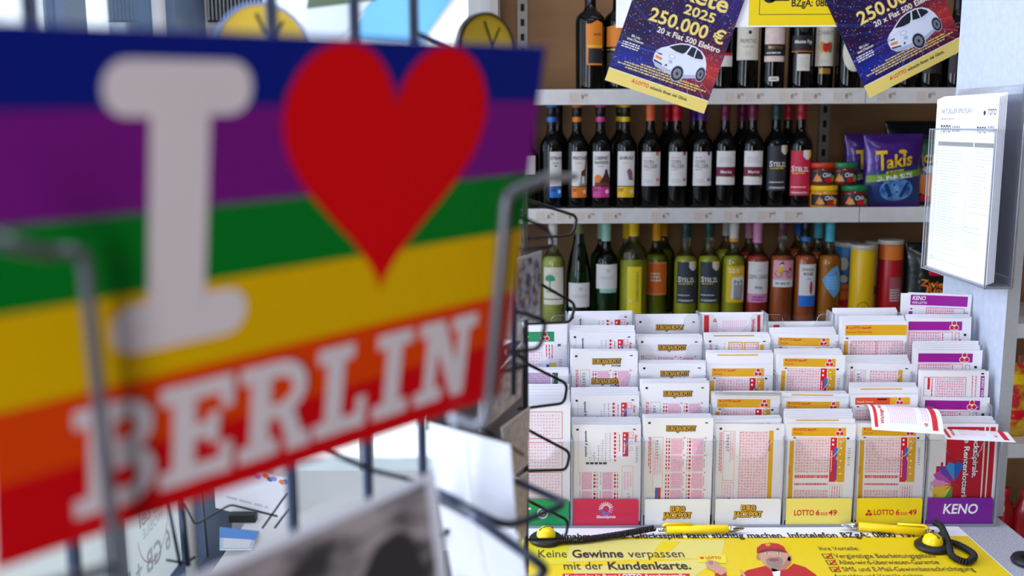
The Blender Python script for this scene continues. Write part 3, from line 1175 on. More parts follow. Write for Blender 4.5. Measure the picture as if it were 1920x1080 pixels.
def paprika(p):
    p.rect(-.075, .150, .075, .196, M('print_dark_green', (24, 90, 60), .4), 0)
    p.text('Chips', -.040, .128, .022, C_YE, 2, 'b', width=.085)
    p.disc(.0, .108, .04, LGREY, 1, .013)
    p.disc(-.006, .062, .048, M('print_chip_orange', (226, 130, 50), .4), 1, .034)
    p.disc(.02, .05, .03, M('print_chip_tan', (214, 160, 90), .4), 2, .018)
    p.poly([(-.075, .012), (.075, .012), (.075, .05), (.03, .022), (-.03, .034)], C_RED, 2)


c = at(1748, 388, 2.98)
crisp_bag('black and red crisp bag with orange chips, between violet bag and brochure holder', (c.x, 2.99, SHZ[1] + .0006), .15, .21, .05, foil_b('foil_black', (28, 26, 30)), paprika, -.1)
c = at(1712, 388, 3.12)
crisp_bag('black foil bag standing at the back above the violet bags', (c.x, 3.13, SHZ[1] + .0006), .20, .25, .06, foil_b('foil_dark', (20, 24, 26)), lambda p: p.rect(-.06, .12, .06, .15, M('print_dark_green'), 0), .05)


def zwie(p):
    p.poly([(-.03, .15), (.03, .15), (.026, .195), (-.026, .195)], M('print_dark_green'), 1)
    p.poly([(-.03, .15), (0, .16), (.03, .15), (.026, .138), (-.026, .138)], C_RED, 2)
    p.text('funny', -.02, .178, .008, WHITE, 3, 'b', width=.04)
    p.text('frisch', -.02, .166, .008, WHITE, 3, 'b', width=.04)
    p.text('Zwiebel', -.052, .108, .019, C_OR, 2, 'b', width=.11, rot=-6)
    p.text('Ringe', -.036, .086, .019, C_OR, 2, 'b', width=.085, rot=-4)
    p.ring(-.05, .06, .018, .009, C_YE, 2)
    p.ring(.03, .04, .024, .014, LGREY, 2)
    p.disc(.006, .06, .018, M('print_onion', (214, 130, 80), .4), 2, .02)
    p.ring(-.07, .03, .016, .008, M('print_chip_tan'), 2)


c = at(1748, 575, 2.96)
crisp_bag('dark onion ring snack bag with orange lettering on the lower shelf', (c.x, 2.96, SHZ[2] + .0006), .19, .235, .06, foil_b('foil_forest', (18, 30, 26)), zwie, -.05)


def can(label, px, Y, top_y, body, deco):
    t = root('crisp_can', label, 'crisp can', (at(px, 520, Y).x, Y, SHZ[2] + .0006), 0, 'cardboard crisp cans')
    h = at(px, top_y, Y).z - SHZ[2]
    link('can_body', lathe([(0, 0), (.0345, 0), (.0355, .003), (.0355, h - .014), (.0345, h - .012)], 32), body, t, True)
    link('lid', lathe([(.0358, h - .014), (.0372, h - .012), (.0372, h - .003), (.036, h), (.033, h - .002), (0, h - .002)], 32), M('lid_pale', (206, 200, 186), .3), t, True)
    p = Print()
    deco(p, h)
    p.build('printed_wrap', wrap(.0356), t, sub=.006)


def can_y(p, h):
    p.ring(-.004, .048, .018, .0155, M('ink_olive'), 1)
    p.dashes(-.012, .043, .004, .053, 2, M('ink_olive'), 1)


def can_b(p, h):
    p.rect(-.05, .0, .05, h * .45, ORANGE, 0)
    p.disc(-.02, h * .72, .014, WHITE, 1, .02)
    p.disc(-.018, h * .52, .012, WHITE, 1)
    p.text('Flavour', -.03, h * .36, .01, C_RED, 2)
    p.disc(-.01, h * .2, .02, C_RED, 1, .012)


def can_g(p, h):
    p.disc(.0, h * .7, .014, WHITE, 1, .02)
    p.rect(-.03, h * .3, .04, h * .42, GREEN, 1)
    p.disc(.0, h * .2, .02, C_YE, 1, .015)


def can_r(p, h):
    p.rect(-.05, h * .76, .05, h - .016, ORANGE, 0)
    p.rect(-.01, h * .3, .05, h * .55, M('ink_rose_grey', (170, 90, 96), .5), 1)
    p.dashes(-.008, .06, .03, .1, 5, LGREY, 2, unit=.004)


can('plain yellow crisp can standing in front of the others', 1616, 2.93, 458, M('can_yellow', (236, 190, 20), .35), can_y)
can('blue crisp can with orange lower half beside the cyan capped bottle', 1586, 3.02, 453, M('can_blue', (40, 120, 190), .35), can_b)
can('pale crisp can with green band, between the yellow and red cans', 1642, 3.036, 452, M('can_cream', (226, 214, 120), .35), can_g)
can('red crisp can with orange top next to the onion ring bag', 1667, 2.96, 449, M('can_red', (190, 24, 36), .35), can_r)


def jar(label, x, Y, z, lidm, goo):
    t = root('dip_jar', label, 'dip jar', (x, Y, z), 0, 'salsa dip jars')
    rr = .0405
    link('jar_body', lathe([(0, 0), (rr * .92, 0), (rr, .004), (rr, .042), (rr * .93, .048), (rr * .9, .052), (0, .052)], 32), goo, t, True)
    link('lid', lathe([(rr * .95, .050), (rr * .985, .052), (rr * .985, .062), (rr * .94, .065), (0, .065)], 32), lidm, t, True)
    p = Print()
    p.rect(-.052, .008, .052, .040, CHAR, 0)
    p.poly([(-.036, .012), (-.016, .014), (-.023, .036)], ORANGE, 1)
    p.poly([(-.028, .01), (-.008, .012), (-.017, .03)], M('print_chip_tan'), 2)
    p.disc(.012, .016, .014, C_RED, 1, .007)
    p.disc(.026, .02, .008, LIME if lidm is not C_YE else C_YE, 1, .01)
    p.text('Chio', -.008, .0235, .0115, WHITE, 3, 'b', width=.027, rot=6, shear=.15)
    p.build('jar_label', wrap(rr), t, sub=.006)


salsa = M('salsa_red', (110, 30, 16), .12, coat=.5)
cheese = M('cheese_dip', (220, 150, 30), .15, coat=.5)
C_GR = M('lid_green', (20, 130, 76), .35)
jar('yellow lidded dip jar, lower left of the stack', at(1543, 388, 2.93).x, 2.93, SHZ[1] + .0006, C_YE, cheese)
jar('green lidded dip jar at the bottom, beside the violet bag', at(1599, 388, 2.93).x, 2.93, SHZ[1] + .0006, C_GR, salsa)
jar('red lidded dip jar stacked at upper left behind the crimson bottle', at(1540, 340, 2.94).x, 2.945, SHZ[1] + .0664, M('lid_red', (206, 60, 30), .35), salsa)
jar('green lidded dip jar stacked on top', at(1580, 340, 2.945).x, 2.945, SHZ[1] + .0664, C_GR, salsa)

# lower right, seen past the partition
for nm, px, Y, base, sp, lb in (('a', 1912, 2.95, (214, 180, 40), (200, 40, 50), 'yellow and red sweet bag past the partition edge'),
                                ('b', 1935, 3.04, (70, 130, 60), (226, 90, 120), 'green and pink sweet bag behind the yellow sweet bag')):
    m = noisy('sweet_foil_' + nm, base, sp, 26, rough=.3, lo=.42, hi=.58)
    crisp_bag(lb, (at(px, 838, Y).x, Y, SHZ[3] + .0006), .14, .235, .05, m, lambda p: (p.rect(-.06, .17, .06, .2, C_YE, 0), p.rect(-.06, .06, .06, .09, C_RED, 0)), .1, 'sweet bags past the partition', 'sweet bag')
s = link('shelf', bx(XJ + .001, X1, LIP_Y + .004, BACK_Y - .024, .17, .2), steel, unit)
for px, Y, lb in ((1880, 2.95, 'dark red bottle standing low behind the counter corner'), (1921, 2.93, 'bright red bottle low at the picture edge beyond the counter')):
    t = root('soft_drink_bottle', lb, 'drink bottle', (at(px, 970, Y).x, Y, .2006))
    link('bottle_body', lathe([(0, 0), (.03, 0), (.033, .006), (.033, .11), (.026, .135), (.014, .155), (.0135, .165), (0, .165)], 28), M('bottle_red', (150, 20, 26), .15, coat=.5), t, True)
    link('screw_cap', lathe([(.0145, .160), (.0155, .162), (.0155, .178), (.014, .181), (0, .181)], 24), C_RED, t, True)

# ------------------------------------------------------------------ counter, partition
CZ = 1.003
speck = noisy('counter_laminate', (150, 152, 162), (192, 194, 204), 700, 2, rough=.45, lo=.4, hi=.6)
ct = root('counter', 'grey speckled shop counter carrying the slip dispenser', 'counter')
link('counter_top', bx(-.06, .62, .93, 1.43, CZ - .03, CZ, bev=.002), speck, ct)
link('counter_body', bx(-.05, .61, .96, 1.42, 0, CZ - .03), M('counter_grey', (190, 192, 198), .5), ct)
part_m = noisy('partition_laminate', (176, 184, 198), (184, 192, 205), 120, rough=.5)
edge_m = noisy('partition_edge', (150, 152, 156), (176, 178, 180), 900, rough=.5)
bm = bmesh.new()
for f in box(bm, .611, .627, 1.21, 1.393, CZ, 2.745):
    if abs(f.calc_center_median().y - 1.21) < 1e-4:
        f.material_index = 1
o = link('partition', bm, [part_m, edge_m])
o['kind'] = 'structure'

# brochure holder with match lists on the partition
acr = clear('acrylic', (252, 252, 253), .28, .05, .02)
acr_e = M('acrylic_edge', (176, 182, 196), .2, trans=.4)
ho = root('brochure_holder', 'clear acrylic brochure holder fixed to the grey partition', 'brochure holder', (.611, 1.29, 1.30))
hy = .094
link('back_plate', bx(-.003, -.0005, -hy, hy, 0, .245), acr, ho)
link('front_plate', bx(-.036, -.0335, -hy, hy, 0, .192), acr, ho)
for s_ in (-1, 1):
    link('side_plate', bx(-.0335, -.003, s_ * hy - .0015, s_ * hy + .0015, 0, .192), acr, ho)
link('floor_plate', bx(-.0335, -.003, -hy, hy, 0, .003), acr_e, ho)
bm = bmesh.new()
tube(bm, [(-.036, -hy, .192), (-.036, -hy, 0), (-.036, hy, 0), (-.036, hy, .192), (-.036, -hy, .192)], .0011, 6)
tube(bm, [(-.003, -hy, .2), (-.003, -hy, 0)], .001, 6)
link('edge_line', bm, acr_e, ho)


def plan(p):
    p.rect(-.088, 0, .088, .228, WHITE, 0)
    p.text('AKTUELLER', -.072, .209, .0062, M('ink_grey'), 1, 'r', width=.048)
    p.text('SPIELPLAN', -.022, .209, .0062, M('ink_grey'), 1, 'r', width=.040)
    p.dashes(-.072, .2005, -.03, .2035, 1, GREY, 1, unit=.004)
    for u, k in ((-.072, 1), (.034, .8)):
        p.text('TOTO', u, .184, .0095 * k, INK, 1, 'b', width=.032 * k)
        p.dashes(u + .036 * k, .184, u + .062 * k, .194, 2, GREY, 1, unit=.004)
    p.rect(-.076, .1665, .028, .172, M('ink_grey'), 1)
    p.rect(.031, .1665, .082, .172, M('ink_grey'), 1)
    g = random.Random(5)
    p.dashes(-.066, .032, .004, .162, 34, LGREY, 1, fill=.3, unit=.005, rag=.5, rnd=g)
    p.dashes(-.078, .032, -.074, .162, 34, GREY, 1, fill=.3, unit=.002, rnd=g)
    p.dashes(.012, .032, .022, .162, 34, LGREY, 1, fill=.25, unit=.0012, rnd=g)
    p.dashes(.034, .09, .08, .162, 17, LGREY, 1, fill=.28, unit=.005, rag=.5, rnd=g)
    p.frame(-.076, .024, .0, .031, .0004, GREY, 1)
    p.frame(.030, .084, .084, .165, .0004, GREY, 1)
    for v in (.064, .058, .046, .04):
        p.dashes(.02, v, .07, v + .003, 1, LGREY, 1, unit=.005, rnd=g)
    p.text('18', -.08, .012, .006, GREY, 1, 'r')
    p.dashes(-.07, .012, .06, .015, 1, LGREY, 1, unit=.005, rnd=g)
    p.disc(.052, .2085, .003, INK, 1)
    p.text('TOTO', .060, .206, .007, INK, 1, 'b', width=.022, shear=.2)


for i in range(6):
    p = Print()
    if i == 0:
        plan(p)
    else:
        p.rect(-.088, 0, .088, .228, WHITE, 0)
    o = p.build('fixture_list', lambda u, v, h: Vector((-h, -u, v)), smooth=False)
    o.location = (.611 - .031 + i * .0014, 1.29 - i * .0008, 1.3035 + .0008 * i)
    tag(o, 'printed toto fixture list sheet at the front of the brochure holder' if i == 0 else 'plain backed sheet stacked behind the printed fixture list', 'leaflet', 'sheets in the brochure holder')

# ------------------------------------------------------------------ slip dispenser on the counter
DX, PW, NT, NC = -.0152, .088, 5, 7
TY, TZ, DY0, FZ = .028, .0343, 1.18, .0255
PH = .108
dsp = root('slip_dispenser', 'clear acrylic stepped dispenser for betting slips, seven columns wide', 'slip dispenser', (0, DY0, CZ))
link('base_plate', bx(DX, DX + NC * PW, -.004, TY * NT + .006, 0, .003), acr_e, dsp)
fl_m = M('acrylic_floor', (196, 200, 212), .3)
for k in range(1, NT):
    link('step_block', bx(DX + .002, DX + NC * PW - .002, k * TY + .003, TY * NT, max(.003, (k - 1) * FZ + .003), k * FZ + .003), fl_m, dsp)
link('back_plate', bx(DX, DX + NC * PW, TY * NT + .001, TY * NT + .004, .003, .246), acr, dsp)


def panel_mesh():
    w = PW - .004
    pts = [(-w / 2, 0), (w / 2, 0), (w / 2, PH), (.027, PH)]
    for i in range(9):
        a = R(0 - 180 * i / 8)
        pts.append((.0235 * math.cos(a), PH - .004 + .021 * math.sin(a)))
    pts += [(-.027, PH), (-w / 2, PH)]
    bm = bmesh.new()
    a = [bm.verts.new((x, 0, z)) for x, z in pts]
    b = [bm.verts.new((x, .002, z)) for x, z in pts]
    bm.faces.new(a)
    bm.faces.new(b[::-1])
    n = len(pts)
    for i in range(n):
        f = bm.faces.new([a[i], b[i], b[(i + 1) % n], a[(i + 1) % n]])
        f.material_index = 1
    return bm


fp = None
for k in range(NT):
    for c_ in range(NC):
        loc = (DX + (c_ + .5) * PW, k * TY, k * TZ + .003)
        if fp is None:
            fp = link('front_panel', panel_mesh(), [acr, acr_e], dsp, loc=loc)
        else:
            o = fp.copy()
            COL.objects.link(o)
            o.location = loc
dv = None
for c_ in range(NC + 1):
    x = DX + c_ * PW
    if dv is None:
        bm = bmesh.new()
        prof = [(-.002, .003), (-.002, PH + .004)] + [(k * TY + dy, k * TZ + PH + dz) for k in range(1, NT) for dy, dz in ((-.004, -TZ + .008), (0, .004))] + [(TY * NT, PH + TZ * (NT - 1) + .004), (TY * NT, .003)]
        a = [bm.verts.new((-.0012, y, z)) for y, z in prof]
        b = [bm.verts.new((.0012, y, z)) for y, z in prof]
        bm.faces.new(a)
        bm.faces.new(b[::-1])
        for i in range(len(prof)):
            j = (i + 1) % len(prof)
            bm.faces.new([a[i], a[j], b[j], b[i]]).material_index = 1
        bmesh.ops.recalc_face_normals(bm, faces=bm.faces[:])
        dv = link('divider', bm, [acr, acr_e], dsp, loc=(x, 0, 0))
    else:
        o = dv.copy()
        COL.objects.link(o)
        o.location = (x, 0, 0)

# ---- printed slips
SW, SH = .0848, .124
grid_p = gridded('slip_grid_pink', (240, 222, 234), (214, 100, 136), .0031, .0032, .30)
grid_l = gridded('slip_grid_lotto', (238, 216, 224), (206, 96, 116), .0036, .0036, .28, .5)
grid_f = gridded('slip_grid_fine', (240, 204, 224), (220, 120, 160), .0022, .0022, .34)
grid_g = gridded('slip_grid_grey', (236, 236, 242), (160, 156, 170), .0028, .003, .3, .42)
gridded('slip_grid_sparse', (240, 232, 242), (224, 140, 176), .0036, .004, .24, .48)
dots_r = gridded('slip_dots_red', (240, 236, 240), (206, 24, 60), .0042, .0048, .33, .2)
SLIPW = M('slip_paper', (238, 238, 244), .6)
rg = random.Random(3)


def marks(p, top=True):
    p.rect(.0045, SH - .0075, .0075, SH - .005, INK, 2)
    p.rect(SW - .010, SH - .0068, SW - .0065, SH - .0055, INK, 2)


def digits(p, u, v, n, cap, m=INK):
    p.text(''.join(rg.choice('0123456789') for _ in range(n)), u, v, cap, m, 2, 'r', rot=-90, track=.22)


def clover(p, u, v, r, m=RED, bgm=WHITE):
    for a in (90, 215, 325):
        p.disc(u + r * .62 * math.cos(R(a)), v + r * .62 * math.sin(R(a)), r * .62, bgm, 3, n=12)
    for a in (90, 215, 325):
        p.disc(u + r * .62 * math.cos(R(a)), v + r * .62 * math.sin(R(a)), r * .48, m, 4, n=12)
    p.poly([(u - r * .3, v - r * .1), (u + r * .3, v - r * .1), (u, v + r * .42)], bgm, 5)


def ejp(p, u, v, cap, width, m1, two=False):
    rows = (('EURO', .86, cap * 1.12), ('JACKPOT', 1, 0)) if two else (('EUROJACKPOT', 1, 0),)
    for tx, k, dv_ in rows:
        for dx, dy, m, la in ((.0015, .0002, INK, 1.0), (.0010, .0001, M('jackpot_side', (186, 130, 20), .5), 1.3), (.0008, -.0006, INK, 2), (-.0006, .0006, INK, 2.3), (.0007, .0006, INK, 2.6), (-.0006, -.0006, INK, 2.9), (-.0002, 0, m1, 3.4), (.0002, 0, m1, 3.6)):
            p.text(tx, u + dx, v + dv_ + dy, cap, m, la, 'b', 'c', width=width * k * (.62 if (two and tx == 'EURO') else 1))
    return p


EJG = M('jackpot_gold', (196, 148, 40), .45)
OL = M('print_orange_line', (226, 160, 80), .6)


def d_euro(p, sys=False):
    p.rect(0, 0, SW, SH, SLIPW, 0)
    marks(p)
    ejp(p, .045, SH - .0165, .0062, .036, EJG)
    if sys:
        p.text('SYSTEM', .051, SH - .0205, .0022, INK, 2, 'b', width=.012)
    p.dashes(.005, .05, .009, SH - .024, 2, PINKRED, 1, unit=.003, vert=True, rnd=rg)
    p.frame(.011, .078, .0235, SH - .024, .0004, OL, 1)
    digits(p, .014, SH - .028, 7, .0034)
    p.frame(.011, .03, .0235, .076, .0004, OL, 1)
    p.dashes(.012, .05, .022, .074, 3, PINK, 1, vert=True, rnd=rg)
    for v in (.078, .056, .034, .012):
        for u in (.027, .053):
            p.rect(u, v, u + .005, v + .02, dots_r, 1)
            p.rect(u + .0065, v, u + .0205, v + .02, grid_f, 1)
            p.dashes(u + .021, v + .003, u + .0225, v + .016, 1, GREY, 1, unit=.002, vert=True, rnd=rg)
            p.poly([(u + .021, v + .0215), (u + .0245, v + .0215), (u + .0227, v + .019)], OL, 2)
    p.rect(.0145, .02, .018, .035, BLUE, 2)
    p.rect(.018, .02, .0215, .035, C_RED, 2)


def d_euro_sys(p):
    d_euro(p, True)


def d_glueck(p):
    p.rect(0, 0, SW, SH, SLIPW, 0)
    marks(p)
    p.text('spuenf 9 puobs', .0155, SH - .0075, .0026, INK, 2, 'b', rot=-90, width=.033)
    p.rect(.0072, .06, .0075, SH - .009, OL, 1)
    for i, L in enumerate((.006, .012, .020, .028, .036, .036)):
        p.rect(.021 + i * .0048, SH - .046, .0235 + i * .0048, SH - .046 + L, grid_g, 1)
    p.rect(.0505, SH - .046, .0555, SH - .008, dots_r, 1)
    p.dashes(.057, SH - .034, .059, SH - .012, 1, PINKRED, 1, vert=True, unit=.002, rnd=rg)
    p.rect(.062, SH - .040, .069, SH - .0095, C_RED, 1)
    p.rect(.0635, SH - .0145, .0655, SH - .012, WHITE, 2)
    p.rect(.0635, SH - .0195, .0655, SH - .017, WHITE, 2)
    p.dashes(.063, SH - .038, .0655, SH - .022, 1, WHITE, 2, vert=True, unit=.002, rnd=rg)
    p.rect(.0665, SH - .026, .069, SH - .017, BLUE, 2)
    p.rect(.0665, SH - .040, .069, SH - .030, PURPLE, 2)
    p.frame(.0695, SH - .018, .0755, SH - .0095, .0004, C_RED, 1)
    for k in range(3):
        p.frame(.0708, SH - .017 - k * .008, .0742, SH - .0125 - k * .008, .0003, PINKRED, 1)
    p.text('Auto', .077, SH - .0125, .0034, C_RED, 2, 'b', rot=-90, width=.010, shear=.2)
    digits(p, .0785, SH - .027, 8, .0026)
    p.dashes(.0165, SH - .050, .046, SH - .047, 1, INK, 2, fill=.9, unit=.003, rnd=rg)
    for v in (.042, .018):
        for u in (.0085, .034):
            p.dashes(u, v, u + .0015, v + .022, 1, GREY, 1, vert=True, rnd=rg)
            p.rect(u + .003, v, u + .0155, v + .022, grid_f, 1)
            p.rect(u + .0175, v, u + .0225, v + .022, dots_r, 1)
    p.frame(.0615, .018, .0755, SH - .052, .0004, OL, 1)
    p.dashes(.063, .04, .074, .064, 3, PINK, 1, vert=True, rnd=rg)
    digits(p, .068, .037, 4, .003)


def lotto_head(p, word, sub, h0=.0105):
    p.rect(.006, SH - .005 - h0, SW - .012, SH - .005, GOLD, 1)
    p.disc(.0095, SH - .0072, .0013, RED, 2, n=8)
    p.text(word, .0118, SH - .0088, .0027, RED, 2, 'b', width=.024, shear=.15)
    p.text(sub, .008, SH - .0132, .0024, RED, 2, 'r')
    clover(p, SW - .0195, SH - .0105, .0048)


def d_lotto(p):
    p.rect(0, 0, SW, SH, SLIPW, 0)
    lotto_head(p, 'LOTTO 6aus49', 'Normal')
    p.rect(.008, SH - .0185, .011, SH - .0172, INK, 2)
    p.rect(SW - .0105, SH - .0195, SW - .0075, SH - .0172, INK, 2)
    p.rect(.004, .008, .0092, SH - .021, GOLD, 1)
    p.text('Schein', .0053, .060, .0027, RED, 2, 'r', rot=90)
    p.rect(.0115, .062, .0535, SH - .018, grid_l, 1)
    p.dashes(.0115, .054, .0535, .0595, 1, PINKRED, 1, fill=.7, unit=.0014, rag=0, rnd=rg)
    p.dashes(.0115, .045, .0535, .049, 1, PINKRED, 1, fill=.6, unit=.0014, rag=0, rnd=rg)
    p.rect(.0115, .014, .0535, .040, grid_l, 1)
    p.rect(.0545, .050, .0625, SH - .0175, C_RED, 1)
    for k in range(2):
        p.rect(.0565, SH - .022 - k * .0055, .0588, SH - .0195 - k * .0055, WHITE, 2)
    p.rect(.0595, SH - .042, .0635, SH - .0305, BLUE, 2)
    p.rect(.0595, .052, .0635, SH - .046, PURPLE, 2)
    p.dashes(.0555, .056, .0575, SH - .034, 1, WHITE, 2, vert=True, rnd=rg)
    p.rect(.0635, .050, SW - .0115, SH - .0175, GOLD, 1)
    for k in range(6):
        p.disc(.0668 + (.001 if k % 2 else 0), SH - .0225 - k * .0082, .0011, WHITE, 2, n=8)
    p.frame(.056, .014, .0715, .046, .0004, GOLD, 1)
    p.dashes(.0575, .017, .070, .044, 4, PINKRED, 1, vert=True, fill=.3, rnd=rg)
    digits(p, SW - .0085, SH - .030, 8, .0028)


def d_joker(p):
    p.rect(0, 0, SW, SH, SLIPW, 0)
    marks(p)
    p.dashes(.0045, .05, .0085, SH - .011, 2, PINKRED, 1, vert=True, fill=.5, rnd=rg)
    p.frame(.0095, .052, .024, SH - .009, .0005, OL, 1)
    digits(p, .013, SH - .013, 6, .0036)
    p.dashes(.017, .07, .023, SH - .011, 2, PINK, 1, vert=True, rnd=rg)
    p.frame(.0095, .012, .024, .050, .0005, GOLD, 1)
    p.dashes(.0115, .016, .022, .047, 3, PINK, 1, vert=True, rnd=rg)
    p.rect(.029, .010, .065, SH - .009, grid_l, 1)
    p.rect(.066, .008, .0715, SH - .008, GOLD, 1)
    p.text('System', .0675, SH - .034, .003, RED, 2, 'b', rot=90, width=.014)
    p.rect(.0085, .0, .0145, .028, GOLD, 2)
    p.rect(.0175, .004, .0205, .03, C_RED, 2)


def d_frames(p):
    p.rect(0, 0, SW, SH, SLIPW, 0)
    marks(p)
    p.dashes(.005, .05, .009, SH - .010, 2, PINKRED, 1, vert=True, rnd=rg)
    digits(p, .0125, SH - .011, 6, .0034)
    p.rect(.0245, .05, .025, SH - .008, OL, 1)
    for u in (.030, .0505):
        p.rect(u, .05, u + .019, SH - .007, grid_l, 1)
        p.frame(u, .05, u + .019, SH - .007, .0013, GOLD, 2)
    p.rect(.0715, .06, .0765, SH - .010, GOLD, 1)


def d_xxl(p):
    p.rect(0, 0, SW, SH, SLIPW, 0)
    p.rect(.005, SH - .0185, SW, SH - .005, GOLD, 1)
    p.disc(.0075, SH - .0085, .0015, RED, 2, n=8)
    p.text('LOTTO 6aus49', .0105, SH - .0102, .0032, RED, 2, 'b', width=.028, shear=.15)
    p.text('Normal XXL-Format', .006, SH - .0158, .003, RED, 2, 'r', width=.034)
    p.rect(.006, SH - .023, .009, SH - .0215, INK, 2)
    p.rect(.004, .02, .009, SH - .026, GOLD, 1)
    p.text('Normal', .0055, SH - .043, .0026, RED, 2, 'r', rot=90)
    for u in (.0125, .047):
        p.rect(u, .02, u + .0335, SH - .026, grid_l, 1)
        p.frame(u, .02, u + .0335, SH - .026, .0006, PINKRED, 2)


def d_orange(p):
    p.rect(0, 0, SW, SH, SLIPW, 0)
    p.rect(.006, SH - .013, .05, SH - .004, M('print_deep_orange', (220, 80, 30), .5), 1)
    p.rect(.05, SH - .013, SW - .010, SH - .004, GOLD, 1)
    p.text('Klassik System', .008, SH - .0105, .0024, WHITE, 2, 'r')
    p.rect(.034, SH - .0075, .046, SH - .0055, INK, 2)
    clover(p, .062, SH - .009, .0045)
    p.rect(.008, SH - .0165, .011, SH - .015, INK, 2)
    p.rect(.006, .02, SW - .012, SH - .019, grid_l, 1)


def d_keno(p):
    p.rect(0, 0, SW, SH, SLIPW, 0)
    p.rect(.003, SH - .016, SW - .012, SH - .0045, PURPLE, 1)
    clover(p, SW - .0225, SH - .0103, .0058)
    p.rect(SW - .0095, SH - .0235, SW - .006, SH - .0205, INK, 2)
    p.frame(.003, .03, .0605, SH - .018, .0006, PINKRED, 2)
    p.rect(.004, .031, .045, SH - .019, grid_p, 1)
    p.dashes(.0465, .04, .049, SH - .020, 1, PINKRED, 1, vert=True, rnd=rg)
    p.poly([(.050, SH - .036), (.055, SH - .036), (.0535, SH - .029)], RED, 2)
    p.frame(.064, .04, SW - .015, SH - .019, .0006, PINKRED, 2)
    p.text('PLUS 5', .066, SH - .038, .0026, PINKRED, 2, 'r', rot=90)
    p.disc(.071, SH - .029, .0014, PINKRED, 2, n=8)


def d_keno_head(p):
    p.rect(0, 0, SW, SH, SLIPW, 0)
    p.rect(.004, SH - .0165, SW - .005, SH - .003, PURPLE, 1)
    p.text('KENO', .006, SH - .0098, .0052, WHITE, 2, 'b', width=.018, shear=.2)
    p.text('VON LOTTO', .006, SH - .0148, .0028, WHITE, 2, 'b', width=.02, shear=.1)
    p.rect(.0045, SH - .0225, .0075, SH - .021, INK, 2)
    p.rect(.003, .02, .008, SH - .025, PURPLE, 1)
    p.frame(.026, .02, SW - .008, SH - .019, .0006, PINKRED, 2)
    p.rect(.027, .021, .063, SH - .020, grid_p, 1)
    p.poly([(.066, SH - .041), (.071, SH - .041), (.0695, SH - .032)], RED, 2)
    p.dashes(.012, .03, .0145, SH - .034, 1, PINKRED, 1, vert=True, rnd=rg)


def d_keno_side(p):
    p.rect(0, 0, SW, SH, SLIPW, 0)
    for v0, v1 in ((SH - .044, SH - .008), (SH - .084, SH - .048)):
        p.frame(.003, v0, .056, v1, .0006, PINKRED, 2)
        p.rect(.017, v0 + .002, .054, v1 - .002, grid_p, 1)
        p.rect(.0075, v0 + .02, .0105, v1 - .001, RED, 2)
        p.dashes(.012, v0 + .002, .0145, v1 - .002, 1, PINKRED, 1, vert=True, rnd=rg)
    for u in (.063, .0675):
        p.dashes(u, SH - .05, u + .002, SH - .006, 1, PINKRED, 1, vert=True, rnd=rg)
    p.rect(.0745, SH - .062, .0795, SH - .0065, PURPLE, 1)
    p.text('KENO VON LOTTO', .0757, SH - .0085, .003, WHITE, 2, 'b', rot=-90, width=.044, shear=.1)
    p.rect(.075, SH - .0045, .0785, SH - .0025, INK, 2)


def d_toto(p):
    p.rect(0, 0, SW, SH, SLIPW, 0)
    p.rect(.02, SH - .024, .068, SH - .011, GREEN, 1)
    p.dashes(.022, SH - .019, .036, SH - .016, 1, WHITE, 2, rnd=rg)
    clover(p, .056, SH - .018, .0055)
    p.rect(.0725, SH - .0305, .0765, SH - .0275, INK, 2)
    p.rect(.012, .03, .052, SH - .027, gridded('slip_grid_sparse'), 1)
    p.dashes(.056, SH - .048, .067, SH - .028, 3, PINKRED, 1, vert=True, fill=.4, rnd=rg)
    p.rect(.0575, SH - .086, .0615, SH - .054, BLUE, 1)
    p.rect(.0615, SH - .086, .070, SH - .052, M('print_pale_gold', (236, 206, 90), .5), 1)
    for k in range(3):
        p.disc(.066, SH - .06 - .009 * k, .0015, WHITE, 2, n=8)
    digits(p, .0745, SH - .047, 8, .0034)


def d_totobox(p):
    p.rect(0, 0, SW, SH, SLIPW, 0)
    for k in range(3):
        v1 = SH - .009 - k * .0385
        p.frame(.004, v1 - .0345, .075, v1, .0006, PINKRED, 2)
        p.rect(.022, v1 - .033, .072, v1 - .002, gridded('slip_grid_sparse'), 1)
        p.dashes(.0145, v1 - .033, .0165, v1 - .002, 1, PINKRED, 1, vert=True, rnd=rg)
        p.rect(.0055, v1 - .012, .0105, v1 - .001, PINKRED, 2)


def d_lav(p):
    p.rect(0, 0, SW, SH, SLIPW, 0)
    p.rect(.004, .03, .062, SH - .004, gridded('slip_grid_lavender', (214, 196, 222), (150, 90, 140), .0022, .003, .42, .5), 1)
    p.rect(.064, SH - .02, .0715, SH - .004, M('print_dark_green'), 1)
    p.text('TOTO', .0662, SH - .018, .003, WHITE, 2, 'b', rot=90, width=.012)


